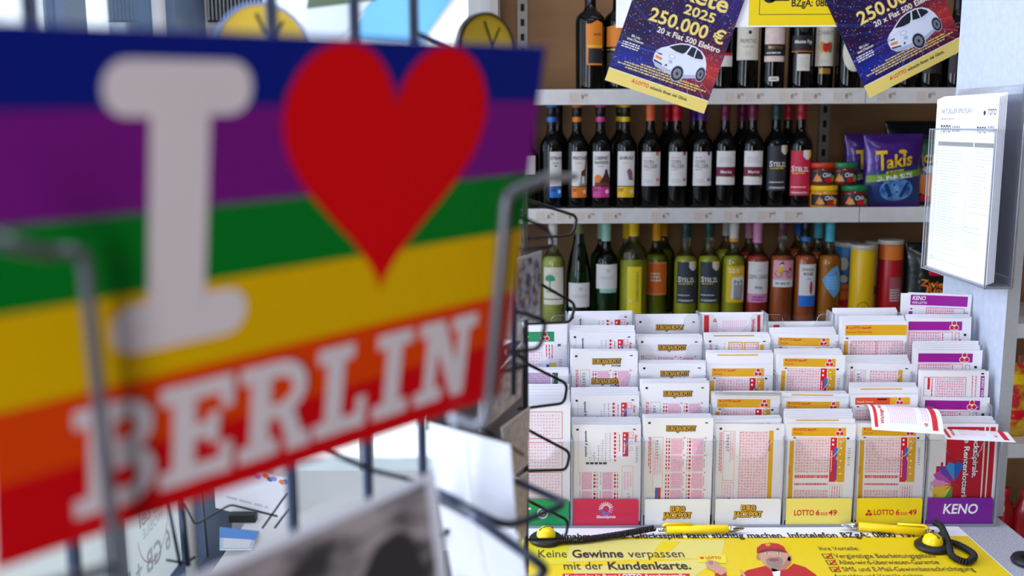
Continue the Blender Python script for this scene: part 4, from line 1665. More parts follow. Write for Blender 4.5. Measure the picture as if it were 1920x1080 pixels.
def d_spirale(p):
    CR = M('print_crimson', (190, 24, 46), .45)
    p.rect(0, 0, SW, SH, SLIPW, 0)
    p.rect(.022, .01, SW - .003, SH - .004, CR, 1)
    p.rect(.020, .01, .0222, SH - .004, WHITE, 2)
    for tx, u in (('GlucksSpirale.', .056), ('Die Rentenlotterie.', .0445)):
        for dx, m, la in ((-.0007, INK, 3), (.0007, INK, 3), (0, WHITE, 4)):
            p.text(tx, u + dx, SH - .007, .0066, m, la, 'b', rot=-90, width=.062 if 'Glu' in tx else .095)
    cu, cv = .035, .047
    for i, col in enumerate(((40, 100, 200), (60, 150, 220), (110, 70, 180), (190, 80, 180), (230, 150, 200), (240, 200, 60), (226, 210, 80), (60, 170, 90))):
        a = 75 + i * 24
        p.poly([(cu + .004 * math.cos(R(a)), cv + .004 * math.sin(R(a))), (cu + .026 * math.cos(R(a - 6)), cv + .026 * math.sin(R(a - 6))), (cu + .030 * math.cos(R(a + 8)), cv + .030 * math.sin(R(a + 8))),
                (cu + .024 * math.cos(R(a + 20)), cv + .024 * math.sin(R(a + 20)))], M('feather_%d' % i, col, .45), 3)
    p.rect(.011, .05, .0155, .07, C_RED, 1)
    p.rect(.0165, .045, .0195, .075, RED, 1)
    p.rect(.0165, .026, .0195, .045, BLUE, 1)
    p.rect(.009, .026, .0155, .05, GOLD, 1)
    for u in (.068, .0735):
        p.rect(u, .01, u + .0018, SH - .004, lab_cream, 3)
    p.text('SSSUU', .0045, .05, .003, GREY, 2, 'r', rot=-90)


def d_wich(p):
    p.rect(0, 0, SW, SH, SLIPW, 0)
    p.rect(.006, .02, .0125, SH - .004, RED, 1)
    p.rect(SW - .008, .02, SW - .004, SH - .004, RED, 1)
    p.text('Wichtige Hinweise', SW - .0155, SH - .009, .0042, RED, 2, 'b', rot=-90, width=.046)
    p.dashes(.03, .02, SW - .022, SH - .011, 13, PINK, 1, vert=True, fill=.42, rag=.1, rnd=rg)
    p.dashes(.015, .02, .024, SH - .016, 3, PINK, 1, vert=True, fill=.4, rag=.4, rnd=rg)
    clover(p, .020, SH - .011, .0022)


def d_plain(p):
    p.rect(0, 0, SW, SH, SLIPW, 0)


def d_redmark(p):
    d_plain(p)
    p.rect(.008, SH - .009, .016, SH - .0035, C_RED, 1)


def d_edge(p):
    d_plain(p)
    p.rect(.012, SH - .003, SW - .02, SH - .0015, GOLD, 1)


DES = dict(euro=d_euro, eurosys=d_euro_sys, glueck=d_glueck, lotto=d_lotto, joker=d_joker, frames=d_frames, xxl=d_xxl, orange=d_orange, keno=d_keno, kenohead=d_keno_head,
           kenoside=d_keno_side, toto=d_toto, totobox=d_totobox, lav=d_lav, spirale=d_spirale, wich=d_wich, plain=d_plain, redmark=d_redmark, edge=d_edge)
WORDS = dict(euro='white betting slip with gold jackpot heading', eurosys='white system betting slip with gold jackpot heading', glueck='white slip with red ticket block and dotted red column', lotto='yellow headed number slip with red clover',
             joker='number slip with orange side strip', frames='number slip with two orange framed grids', xxl='extra wide format slip with broad yellow heading', orange='slip with orange and yellow heading', keno='purple headed slip with red clover',
             kenohead='tilted purple headed keno slip', kenoside='pink boxed slip with purple strip down its side', toto='green headed toto slip', totobox='pink boxed toto slip', lav='lavender gridded slip with dark green tab',
             spirale='crimson slip with feather wheel picture', wich='white slip with red bars and pink small print', plain='plain white backed slip', redmark='white slip with one red square')
slip_me = {}


def slip_map(bend, lean):
    def f(u, v, h):
        x = u - SW / 2
        return Vector((x, bend * (x * x * 4 / SW / SW) + lean * (v / SH) ** 2 - h, v))
    return f


def slip(des, x, y, z, label, group=None, rx=0, ry=0, rz=0, var=0):
    key = (des, var)
    if key not in slip_me:
        p = Print()
        DES[des](p)
        o = p.build('betting_slip', slip_map((-.0009, .0010)[var], (.003, .005)[var]), sub=.0085, subv=.014)
        slip_me[key] = o.data
    else:
        o = bpy.data.objects.new('betting_slip', slip_me[key])
        COL.objects.link(o)
    o.location, o.rotation_euler = (x, y, z), (R(rx), R(ry), R(rz))
    return tag(o, label, 'betting slip', group)


TIER = ['front tier', 'second tier', 'third tier', 'fourth tier', 'top tier']
COLN = ['green card column', 'red card column', 'first jackpot card column', 'second jackpot card column', 'pale yellow card column', 'clover card column', 'purple card column']
PILES = {  # (column, tier): [(design, top px of its upper edge, dx mm, ry deg), ...] front to back; then count of plain sheets behind and px of the last one's edge
    (0, 0): ([('totobox', 757, 0, 0)], 3, 752), (0, 1): ([('plain', 742, 0, .6)], 4, 722), (0, 2): ([('lav', 692, 0, 0)], 2, 688), (0, 3): ([('toto', 606, 0, -.3)], 2, 604), (0, 4): ([], 0, 0),
    (1, 0): ([('glueck', 806, 0, 0)], 6, 786), (1, 1): ([('glueck', 740, 1, -.4)], 4, 727), (1, 2): ([('eurosys', 695, -1, .3), ('eurosys', 657, 1.5, -.3)], 2, 654), (1, 3): ([('glueck', 622, 0, .2)], 3, 610), (1, 4): ([('glueck', 586, 0, -.5)], 2, 583),
    (2, 0): ([('euro', 782, 0, .3)], 4, 777), (2, 1): ([('euro', 718, 0, .2)], 4, 712), (2, 2): ([('euro', 680, 0, 0)], 3, 675), (2, 3): ([('euro', 632, 0, .3)], 3, 627), (2, 4): ([('euro', 594, 0, .4)], 2, 588),
    (3, 0): ([('joker', 806, 0, .8), ('edge', 797, 0, .4), ('lotto', 786, 1, -1.5)], 3, 780), (3, 1): ([('lotto', 740, 0, .6)], 3, 733), (3, 2): ([('lotto', 683, -1, .2), ('edge', 662, 0, 0)], 4, 658), (3, 3): ([('frames', 630, 0, .4), ('edge', 625, 0, 0)], 2, 622), (3, 4): ([('wich', 585, -2, 0)], 0, 0),
    (4, 0): ([('lotto', 793, 0, .5), ('edge', 783, 0, .3)], 5, 768), (4, 1): ([('lotto', 746, 0, .6), ('edge', 737, 0, 1)], 3, 734), (4, 2): ([('lotto', 664, 0, 1)], 5, 655), (4, 3): ([('lotto', 626, 0, 1.2)], 4, 615), (4, 4): ([('redmark', 603, 0, 0)], 1, 601),
    (5, 0): ([('lotto', 826, 0, .4)], 4, 800), (5, 1): ([('orange', 738, -1, 0), ('edge', 725, 0, 0)], 4, 718), (5, 2): ([('joker', 681, 0, 1.5)], 5, 668), (5, 3): ([('xxl', 601, 1.5, 0)], 3, 592), (5, 4): ([('plain', 581, 0, 0)], 2, 577),
    (6, 0): ([('spirale', 812, 0, .5), ('spirale', 800, 1, .5)], 5, 782), (6, 1): ([('keno', 775, 1, 1), ('keno', 762, 1, 1), ('kenoside', 695, 1.5, .6)], 2, 700), (6, 2): ([('keno', 655, 0, .6)], 4, 640), (6, 3): ([('keno', 596, -2, .3)], 3, 590), (6, 4): ([('kenohead', 549, 3, 2.5)], 1, 555),
}
for (c_, k), (fronts, nb, lastpx) in PILES.items():
    x0 = DX + (c_ + .5) * PW + .0003 * k
    y = DY0 + k * TY + .0034
    z_floor = CZ + k * FZ + .0062
    seen = {}
    for i, (des, topy, dx, ry) in enumerate(fronts):
        px = 960 + FPX * x0 / 1.25
        z = max(z_floor, at(px, topy, y + .007).z - SH)
        if des == 'edge':
            slip(des, x0 + dx / 1000, y, z, 'edge of yellow headed slip showing in the %s pile, %s' % (TIER[k], COLN[c_]), None, -.5, ry, 0, (c_ + k) % 2)
        else:
            lab = '%s, %s, %s' % (WORDS[des], TIER[k], COLN[c_]) if i == 0 else '%s behind the first, %s, %s' % (WORDS[des], TIER[k], COLN[c_])
            if des == 'kenoside':
                lab = 'pink boxed slip with purple strip down its side, second tier, purple card column'
            if c_ == 6 and k == 1 and i == 1:
                lab = 'second purple headed slip edge, second tier, purple card column'
            slip(des, x0 + dx / 1000, y, z, lab, None, -.5, ry, 0, (c_ + k + i) % 2)
        y += .003
    if nb:
        zt = at(960 + FPX * x0 / 1.25, lastpx, y + .008).z - SH
        base_z = z if fronts else z_floor
        for i in range(nb):
            t = (i + 1) / nb
            zz = base_z + (max(zt, base_z) - base_z) * t
            slip('plain', x0 + rg.uniform(-.0005, .0005), y, max(z_floor, zz), 'white slip edge in the pile, %s, %s' % (TIER[k], COLN[c_]), 'stacked slips, %s, %s' % (TIER[k], COLN[c_]), -.5, rg.uniform(-.4, .4), 0, (c_ + k) % 2)
            y += min(.0026, (DY0 + (k + 1) * TY - .0075 - y) / max(1, nb - i))


def flop(label, x, y, z, v0, r, L, des='wich', rz=0, ry=0, amax=150):
    """a slip that has bent forward over the pocket edge, its printed back outwards"""
    p = Print()
    DES[des](p)

    def f(u, v, h):
        s = v - (SH - L)
        if s < v0:
            a, yy, zz = 0, 0, s
        else:
            a = min((s - v0) / r, R(amax))
            rest = s - v0 - a * r
            yy = -(r - r * math.cos(a)) - rest * math.sin(a)
            zz = v0 + r * math.sin(a) + rest * math.cos(a)
        return Vector((-(u - SW / 2), yy + (h) * math.cos(a), zz + h * math.sin(a)))
    o = p.build('betting_slip', f, sub=.0085, subv=.005)
    o.location, o.rotation_euler = (x, y, z), (0, R(ry), R(rz))
    return tag(o, label, 'betting slip')


xc = DX + 5.5 * PW
q = at(1676, 752, DY0 + TY + .013)
flop('white slip with red bars flopped forward over the clover card column', q.x, DY0 + TY + .013, q.z - .068, .040, .028, SH, rz=-6, ry=2.5, amax=140)
q = at(1835, 806, DY0 + .004)
flop('white slip curled forward over the crimson slip, purple card column', DX + 6.5 * PW + .006, DY0 + .0105, q.z - .0935, .086, .0075, SH - .002, ry=3, amax=105)
q = at(1410, 731, DY0 + TY + .013)
flop('white slip folded over the top of the second tier, second jackpot card column', DX + 3.5 * PW + .004, DY0 + TY + .013, q.z - .092, .0845, .0075, .104, ry=.8, amax=80)

# ---- name cards in the lowest row
CARDW, CARDH = .0815, .034


def name_card(c_, m, label, draw, w=CARDW, h=CARDH, dx=0):
    p = Print()
    p.poly([(-w / 2, 0), (w / 2, 0), (w / 2, h - .003), (w / 2 - .002, h), (-w / 2, h)], m, 0)
    draw(p)
    o = p.build('name_card', flat_xz, smooth=False)
    o.location = (DX + (c_ + .5) * PW + dx, DY0 - .0008, CZ + .0032)
    tag(o, label, 'name card', 'name cards along the dispenser front')


def spiral(p, u, v, r):
    for i in range(20):
        a = i * 18 + 9
        col = [(240, 240, 244), (240, 240, 244), (240, 236, 240), (70, 120, 200), (90, 150, 220), (150, 110, 200), (226, 150, 210)][(0 if 20 < a < 180 else (3 if a < 215 and a > 180 else 4 if 215 <= a < 260 else 5 if 260 <= a < 300 else 6 if 300 <= a else 0))]
        p.line((u + r * .45 * math.cos(R(a)), v + r * .45 * math.sin(R(a))), (u + r * math.cos(R(a + 12)), v + r * math.sin(R(a + 12))), r * .11, M('spiral_%d_%d_%d' % col, col, .5), 2)


def nc_red(p):
    spiral(p, .0, .0215, .0092)
    p.text('Gl\u00fccksSpirale', 0, .0095, .0034, WHITE, 2, 'b', 'c', width=.024, shear=.12)


def nc_toto(p):
    p.text('T', -.018, .010, .013, WHITE, 2)
    p.ring(.008, .016, .0072, .0052, WHITE, 2)
    p.ring(.008, .016, .0035, .0020, WHITE, 2)
    p.ring(-.024, .016, .0072, .0058, WHITE, 2)


name_card(0, M('card_green', (16, 150, 86), .45), 'green name card with white toto lettering behind the postcard rack', nc_toto)
name_card(1, M('card_red', (206, 40, 76), .45), 'red name card with white feather wheel emblem', nc_red, dx=-.001)
name_card(2, M('card_white', (232, 234, 234), .5), 'white name card with gold jackpot lettering next to the red card', lambda p: ejp(p, .0, .009, .0072, .034, GOLD, True))
name_card(3, M('card_white'), 'white name card with gold jackpot lettering next to the pale yellow card', lambda p: ejp(p, .0, .010, .0072, .034, GOLD, True))


def nc_lotto(a, b, clo, u0):
    def f(p):
        if clo:
            clover(p, -.0255, .0145, .0042, RED, b)
        p.text('LOTTO', u0, .012, .0068, RED, 2, 'b', width=.0255)
        p.text('6', u0 + .0275, .012, .0068, RED, 2, 'b')
        p.text('aus', u0 + .0335, .012, .0058, RED, 2, 'r', width=.009)
        p.text('49', u0 + .0435, .012, .0068, RED, 2, 'b', width=.0105)
    return f


name_card(4, M('card_pale_yellow', (240, 226, 110), .5), 'pale yellow name card with red lotto lettering', nc_lotto(0, M('card_pale_yellow'), False, -.031))
name_card(5, M('card_yellow', (246, 220, 20), .5), 'bright yellow name card with red clover and lotto lettering', nc_lotto(0, M('card_yellow'), True, -.0195))
name_card(6, M('card_purple', (122, 30, 150), .45), 'purple name card with white KENO lettering', lambda p: p.text('KENO', -.022, .0135, .0122, WHITE, 2, 'b', width=.044, shear=.12))

# ------------------------------------------------------------------ counter mat
MZ = CZ + .0012
mat_o = root('counter_mat', 'yellow advertising counter mat with player card message and man in red cap', 'counter mat', (0, 0, 0))
link('mat_base', bx(-.03, .5545, .86, 1.1755, CZ, CZ + .0011), WHITE, mat_o)
MY = M('mat_yellow', (236, 206, 16), .4)
MP = M('mat_pale_yellow', (228, 214, 120), .4)
p = Print()
g2 = lambda px, py: (lambda q: (q.x, q.y))(at_z(px, py, MZ))
p.rect(-.028, .862, .553, 1.146, MY, 0)
p.rect(-.028, 1.146, .553, 1.174, WHITE, 0)
for q in ([(1000, 1012), (1360, 1012), (1352, 1046), (1000, 1055)], [(1075, 1063), (1350, 1047), (1290, 1090), (1075, 1090)]):
    p.poly([g2(*a) for a in q], MP, 1)
p.poly([g2(*a) for a in ((1000, 1018), (1068, 1016), (1062, 1058), (985, 1060))], M('mat_lemon', (226, 214, 50), .35), 2)
p.poly([g2(*a) for a in ((1240, 1016), (1275, 1016), (1225, 1060), (1205, 1060))], MY, 2)


def mt(txt, x0, x1, y, cap, m=INK, wt='b', lay=4):
    a, b, t = g2(x0, y), g2(x1, y), g2(x0, y - cap)
    p.text(txt, a[0], a[1], t[1] - a[1], m, lay, wt, width=b[0] - a[0])


DK = M('mat_ink', (50, 40, 50), .45)
mt('Teilnahme ab 18. Gl\u00fccksspiel kann s\u00fcchtig machen. Infotelefon BZgA: 0800 137 27 00', 1030, 1780, 1010.5, 9)
for k in range(4):
    a, b = g2(1004 + k * 5, 1009), g2(1006 + k * 5, 1001)
    p.line(a, b, .0016, INK, 4)
mt('Keine', 1008, 1064, 1046, 14, DK, 'r')
mt('Gewinne', 1073, 1170, 1046, 14, DK)
mt('verpassen', 1179, 1286, 1046, 14, DK, 'r')
mt('mit der', 1056, 1132, 1068.5, 14, DK, 'r')
mt('Kundenkarte.', 1140, 1298, 1068.5, 14, DK)
p.poly([g2(*a) for a in ((1055, 1076), (1293, 1076), (1293, 1092), (1055, 1092))], C_RED, 3)
mt('Kostenlos in Ihrer LOTTO Annahmestelle', 1060, 1288, 1086, 8, WHITE)
mt('Ihre Vorteile:', 1537, 1613, 1032.5, 7, DK, 'r')
for i, (tx, x0, x1, y) in enumerate((('Verg\u00fcnstigte Bearbeitungsgeb\u00fchr', 1564, 1760, 1047), ('Alles-wird-\u00fcberwiesen-Garantie', 1572, 1764, 1059), ('SMS und E-Mail-Gewinnbenachrichtigung', 1579, 1830, 1072))):
    mt(tx, x0 + 3, x1, y, 8, DK, 'r')
    xa = 1546 + 7 * i
    a, b = g2(xa, y + 1), g2(xa + 11, y - 8)
    p.frame(a[0], a[1], b[0], b[1], .0011, DK, 4)
    p.line(g2(xa + 3, y - 4), g2(xa + 6, y - .5), .002, RED, 5)
    p.line(g2(xa + 6, y - .5), g2(xa + 13, y - 9), .002, RED, 5)
mt('Anmelden und Vorteile sichern', 1566, 1735, 1084, 7, DK, 'r')
# the printed man
SKIN = M('print_skin', (206, 156, 132), .4)
SKIN2 = M('print_skin_shade', (186, 128, 108), .4)
CAPR = M('print_cap_red', (190, 24, 36), .4)
BEARD = M('print_beard', (150, 132, 126), .4)


def pp(pts, m, lay):
    p.poly([g2(*a) for a in pts], m, lay)


def oval_px(cx, cy, rx, ry, m, lay, n=20, a0=0, a1=360):
    pp([(cx + rx * math.cos(R(a0 + (a1 - a0) * i / n)), cy + ry * math.sin(R(a0 + (a1 - a0) * i / n))) for i in range(n if a1 - a0 >= 360 else n + 1)], m, lay)


pp([(1382, 1085), (1400, 1070), (1436, 1061), (1452, 1070), (1475, 1068), (1488, 1057), (1510, 1064), (1530, 1078), (1536, 1092), (1382, 1092)], CAPR, 3)
pp([(1446, 1066), (1453, 1090), (1462, 1090), (1463, 1070)], WHITE, 4)
pp([(1432, 1048), (1436, 1062), (1450, 1073), (1470, 1069), (1483, 1056), (1482, 1045)], SKIN2, 4)
oval_px(1422, 1045, 4, 6, SKIN2, 4, 12)
oval_px(1480, 1047, 4.5, 6, SKIN2, 4, 12)
pp([(1424, 1034), (1423, 1043), (1427, 1052), (1434, 1060), (1446, 1065), (1459, 1064), (1470, 1058), (1477, 1048), (1478, 1036), (1462, 1028), (1440, 1028)], SKIN, 5)
pp([(1435, 1052), (1439, 1060), (1449, 1065), (1459, 1064), (1467, 1058), (1468, 1050), (1462, 1046), (1450, 1044), (1440, 1047)], BEARD, 6)
pp([(1440, 1050), (1450, 1048), (1461, 1050), (1458, 1053), (1450, 1054), (1443, 1053)], M('print_lip', (150, 80, 76), .4), 7)
pp([(1447, 1038), (1454, 1038), (1457, 1045), (1451, 1047), (1445, 1045)], M('print_nose', (214, 160, 140), .4), 7)
for ex in (1438, 1460):
    pp([(ex - 5, 1039), (ex, 1037.5), (ex + 5, 1039), (ex, 1040.5)], WHITE, 6)
    oval_px(ex, 1039, 1.4, 1.3, INK, 7, 10)
    pp([(ex - 6, 1036), (ex, 1034.3), (ex + 6, 1035.8), (ex, 1035.4)], BEARD, 6)
pp([(1419, 1039), (1419, 1029), (1428, 1021.5), (1443, 1019), (1458, 1020.5), (1469, 1026), (1476, 1038), (1462, 1031), (1443, 1030), (1430, 1032)], CAPR, 8)
pp([(1419, 1039), (1430, 1032), (1443, 1030), (1462, 1031), (1476, 1038), (1460, 1035), (1440, 1034)], M('print_cap_peak', (120, 20, 40), .4), 9)
oval_px(1440, 1023, 5, 2.6, GOLD, 9, 12)
pp([(1307, 1040), (1361, 1041), (1362, 1057), (1308, 1055)], M('print_card_yellow', (236, 222, 60), .4), 4)
mt('LOTTO', 1324, 1353, 1049, 4.5, RED, 'b', 6)
oval_px(1316, 1047, 4, 2, RED, 6, 10)
pp([(1323, 1056), (1330, 1051), (1347, 1055), (1346, 1060), (1357, 1064), (1362, 1074), (1352, 1080), (1338, 1072), (1326, 1066)], SKIN, 7)
for k in range(3):
    pp([(1322 + k * 6, 1056 + k * .7), (1327 + k * 6, 1051.5 + k), (1332 + k * 6, 1053 + k), (1328 + k * 6, 1060 + k)], SKIN2 if k % 2 else SKIN, 8)
pp([(1340, 1076), (1360, 1073), (1366, 1092), (1342, 1092)], CAPR, 6)
pp([(1386, 1068), (1392, 1072), (1405, 1090), (1396, 1090)], SKIN, 8)
p.build('printed_face', lambda u, v, h: Vector((u, v, MZ + h)), mat_o, smooth=False)

# ------------------------------------------------------------------ pens on coiled cords
PY = M('pen_yellow', (246, 214, 20), .3)
RUB = M('rubber_black', (24, 24, 26), .5)
CHR = M('chrome', (210, 212, 218), .18, 1)


def pen(label, tail, tip, clip_side):
    t = root('pen', label, 'pen', tail)
    d = Vector(tip) - Vector(tail)
    L = d.length
    d.normalize()
    link('barrel', tube(bmesh.new(), [d * .004, d * .0045, d * (L - .021), d * (L - .0205)], .0052, 16, radf=lambda i: (.0044, .0052, .0052, .005)[i]), PY, t)
    link('tip', tube(bmesh.new(), [d * (L - .021), d * (L - .012), d * (L - .002), d * L], .005, 14, radf=lambda i: (.0048, .0042, .0016, .0006)[i]), CHR, t)
    sdir = Vector((-d.y, d.x, 0)) * clip_side
    bm = bmesh.new()
    tube(bm, [Vector((0, 0, .0035)) + sdir * .002, d * .004 + Vector((0, 0, .0075)), d * .036 + Vector((0, 0, .0068))], .0016, 8, .003)
    link('clip', bm, PY, t)
    link('push_button', tube(bmesh.new(), [d * -.006, d * .004], .0028, 10), CHR, t)
    return t


def coil(pts, r=.0031, wr=.0011, pitch=.0024):
    pts = fillet(pts, .03, 12)
    bm = bmesh.new()
    out, ph = [], 0
    n_prev = None
    for a, b in zip(pts, pts[1:]):
        d = b - a
        L = d.length
        if L < 1e-6:
            continue
        d.normalize()
        up = Vector((0, 0, 1))
        sd = d.cross(up).normalized()
        up = sd.cross(d)
        k = max(2, int(L / pitch * 9))
        for i in range(k):
            ph += (L / k) / pitch * 2 * math.pi
            out.append(a + d * (L * i / k) + sd * (r * math.cos(ph)) + up * (r * math.sin(ph)))
    tube(bm, out, wr, 5)
    return bm


def stand(label, c, pts, rz):
    t = root('pen_stand', label, 'pen stand', c)
    link('base_ring', lathe([(0, 0), (.0185, 0), (.0205, .002), (.0205, .0045), (.018, .0068), (.0115, .0072), (0, .0072)], 36), RUB, t, True)
    link('dome', lathe([(.0115, .0066), (.0113, .010), (.0095, .0145), (.0055, .0178), (0, .0188)], 32), PY, t, True)
    bm = bmesh.new()
    tube(bm, [Vector((-.009 * math.cos(rz), -.009 * math.sin(rz), .0155)), Vector((0, 0, .0192)), Vector((.009 * math.cos(rz), .009 * math.sin(rz), .0155))], .0011, 6, .01)
    link('dome_slot', bm, M('slot_shadow_rubber', (80, 60, 10), .6), t)
    cc = Vector(c)
    link('coiled_cord', coil([Vector(q) - cc for q in pts]), RUB, t)
    return t


zc = CZ + .0078
pen('yellow ballpoint pen lying under the white jackpot cards', at_z(1243, 993, zc), at_z(1396, 991, zc), 1)
pen('yellow ballpoint pen with clip lying under the clover card', at_z(1741, 997, zc), at_z(1577, 984, zc), 1)
m3 = lambda px, py, z=zc: Vector(at_z(px, py, z))
stand('yellow domed black pen stand at the mat corner beside the postcard rack', at_z(1024, 1015, CZ + .0013), [m3(1040, 1014, CZ + .006), m3(1085, 1013, CZ + .006), m3(1150, 1004, CZ + .006), m3(1228, 990, CZ + .010)], .4)
stand('yellow domed black pen stand with looped cord at right of mat', at_z(1748, 1028, CZ + .0013), [m3(1768, 1012, CZ + .008), m3(1800, 1022, CZ + .006), m3(1832, 1042, CZ + .006), m3(1812, 1056, CZ + .006), m3(1784, 1044, CZ + .006), m3(1776, 1010, CZ + .010), m3(1764, 985, CZ + .012), m3(1752, 980, CZ + .011)], 2.0)
t = link('rubber_ring', lathe([(.009, 0), (.018, 0), (.020, .003), (.018, .007), (.009, .007), (.009, 0)], 32), RUB, None, True, at_z(1930, 1056, CZ + .0002))
tag(t, 'black rubber ring on the counter corner at the picture edge', 'rubber ring')

# ------------------------------------------------------------------ hanging sign board and posters
sb = root('hanging_sign_board', 'white hanging board with yellow player warning sign above the wines', 'sign board', (0, 2.03, 0))
bl, br, bz = at(1155, 50, 2.03).x, at(1600, 50, 2.03).x, at(1380, 51, 2.03).z
link('board_panel', bx(bl, br, -.002, .002, bz, bz + .42), WHITE, sb)
p = Print()
yl, yz = at(1403, 48, 2.028).x, at(1403, 48, 2.028).z
p.rect(yl, yz, br - .003, bz + .40, MY, 0)
fl, fz = at(1423, 28, 2.028).x, at(1423, 28, 2.028).z
p.frame(fl, fz, br - .012, bz + .38, .0012, INK, 1)
q0, q1 = at(1483, 12, 2.028), at(1575, 12, 2.028)
p.text('BZgA: 0800 137 27 00', q0.x, q0.z, .0135, INK, 2, 'b', width=(q1.x - q0.x) * 20 / 12.2)
q0 = at(1432, 0, 2.028)
p.disc(q0.x + .012, q0.z + .006, .014, INK, 2, .012)
p.rect(q0.x + .012, q0.z - .002, q0.x + .05, q0.z + .01, INK, 2)
p.build('printed_sign', lambda u, v, h: Vector((u, -.0022 - h, v)), sb, smooth=False)
for x in (bl + .03, br - .03):
    link('hanging_wire', tube(bmesh.new(), [(x, 0, bz + .41), (x, 0, 2.75)], .0012, 6), CHR, sb)


def nebula():
    m = M('poster_night', (20, 16, 50), .35)
    n, l = nodes(m)
    tc = n.new('ShaderNodeTexCoord')
    uv = tc.outputs['UV']
    sp = n.new('ShaderNodeSeparateXYZ')
    l.new(uv, sp.inputs[0])
    nz = n.new('ShaderNodeTexNoise')
    nz.inputs['Scale'].default_value = 17
    nz.inputs['Detail'].default_value = 5
    nz.inputs['Distortion'].default_value = 1.2
    l.new(uv, nz.inputs['Vector'])
    base = mixcol(n, l, nz.outputs['Fac'], lin((2, 4, 22)), lin((46, 20, 76)))

    def glow(cx, cy, rx, ry, col, src, k=1.0):
        a = math_n(n, l, 'DIVIDE', math_n(n, l, 'SUBTRACT', sp.outputs[0], cx), rx)
        b = math_n(n, l, 'DIVIDE', math_n(n, l, 'SUBTRACT', sp.outputs[1], cy), ry)
        d = math_n(n, l, 'ADD', math_n(n, l, 'MULTIPLY', a, a), math_n(n, l, 'MULTIPLY', b, b))
        f = math_n(n, l, 'MULTIPLY', math_n(n, l, 'POWER', 2.718, math_n(n, l, 'MULTIPLY', d, -1)), k)
        return mixcol(n, l, f, src, lin(col))
    base = glow(.03, .055, .06, .022, (20, 44, 150), base, .8)
    base = glow(.19, .08, .07, .035, (180, 50, 50), base, .9)
    base = glow(.09, .075, .05, .03, (24, 40, 120), base, .45)
    base = glow(.19, .22, .05, .05, (50, 40, 130), base, .5)
    # light trails running out from the car
    a = math_n(n, l, 'ARCTAN2', math_n(n, l, 'SUBTRACT', sp.outputs[1], .085), math_n(n, l, 'SUBTRACT', sp.outputs[0], .14))
    wv = n.new('ShaderNodeTexNoise')
    wv.noise_dimensions = '1D'
    wv.inputs['Scale'].default_value = 16
    wv.inputs['Detail'].default_value = 3
    l.new(a, wv.inputs['W'])
    tr = n.new('ShaderNodeValToRGB')
    tr.color_ramp.elements[0].position, tr.color_ramp.elements[1].position = .56, .72
    l.new(wv.outputs['Fac'], tr.inputs[0])
    side = n.new('ShaderNodeMapRange')
    side.inputs[1].default_value, side.inputs[2].default_value = .08, .19
    l.new(sp.outputs[0], side.inputs[0])
    tc_ = mixcol(n, l, side.outputs[0], lin((70, 110, 240)), lin((250, 120, 70)))
    dv = math_n(n, l, 'DIVIDE', math_n(n, l, 'SUBTRACT', sp.outputs[1], .06), .045)
    low = math_n(n, l, 'MULTIPLY_ADD', math_n(n, l, 'POWER', 2.718, math_n(n, l, 'MULTIPLY', math_n(n, l, 'MULTIPLY', dv, dv), -1)), .62, .12)
    base = mixcol(n, l, math_n(n, l, 'MULTIPLY', tr.outputs[0], low), base, tc_)
    for sc_, th, c1, c2 in ((150, .10, (250, 80, 50), (80, 170, 255)), (330, .12, (255, 200, 180), (130, 170, 255))):
        vo = n.new('ShaderNodeTexVoronoi')
        vo.inputs['Scale'].default_value = sc_
        l.new(uv, vo.inputs['Vector'])
        sc2 = n.new('ShaderNodeSeparateColor')
        l.new(vo.outputs['Color'], sc2.inputs[0])
        r_ = math_n(n, l, 'MULTIPLY', sc2.outputs[0], th * 2.4)
        k = math_n(n, l, 'MULTIPLY', math_n(n, l, 'LESS_THAN', vo.outputs['Distance'], r_), math_n(n, l, 'GREATER_THAN', sc2.outputs[2], .7))
        cc = mixcol(n, l, math_n(n, l, 'GREATER_THAN', sc2.outputs[1], .5), lin(c1), lin(c2))
        base = mixcol(n, l, math_n(n, l, 'MULTIPLY', k, .85), base, cc)
    l.new(base, n['Principled BSDF'].inputs['Base Color'])
    return m


NEB = nebula()
PGOLD = M('poster_gold', (232, 208, 112), .4)
CARW = M('poster_car_white', (222, 228, 244), .35)
CARS = M('poster_car_shade', (176, 186, 214), .35)
CARD_ = M('poster_car_dark', (34, 36, 48), .35)


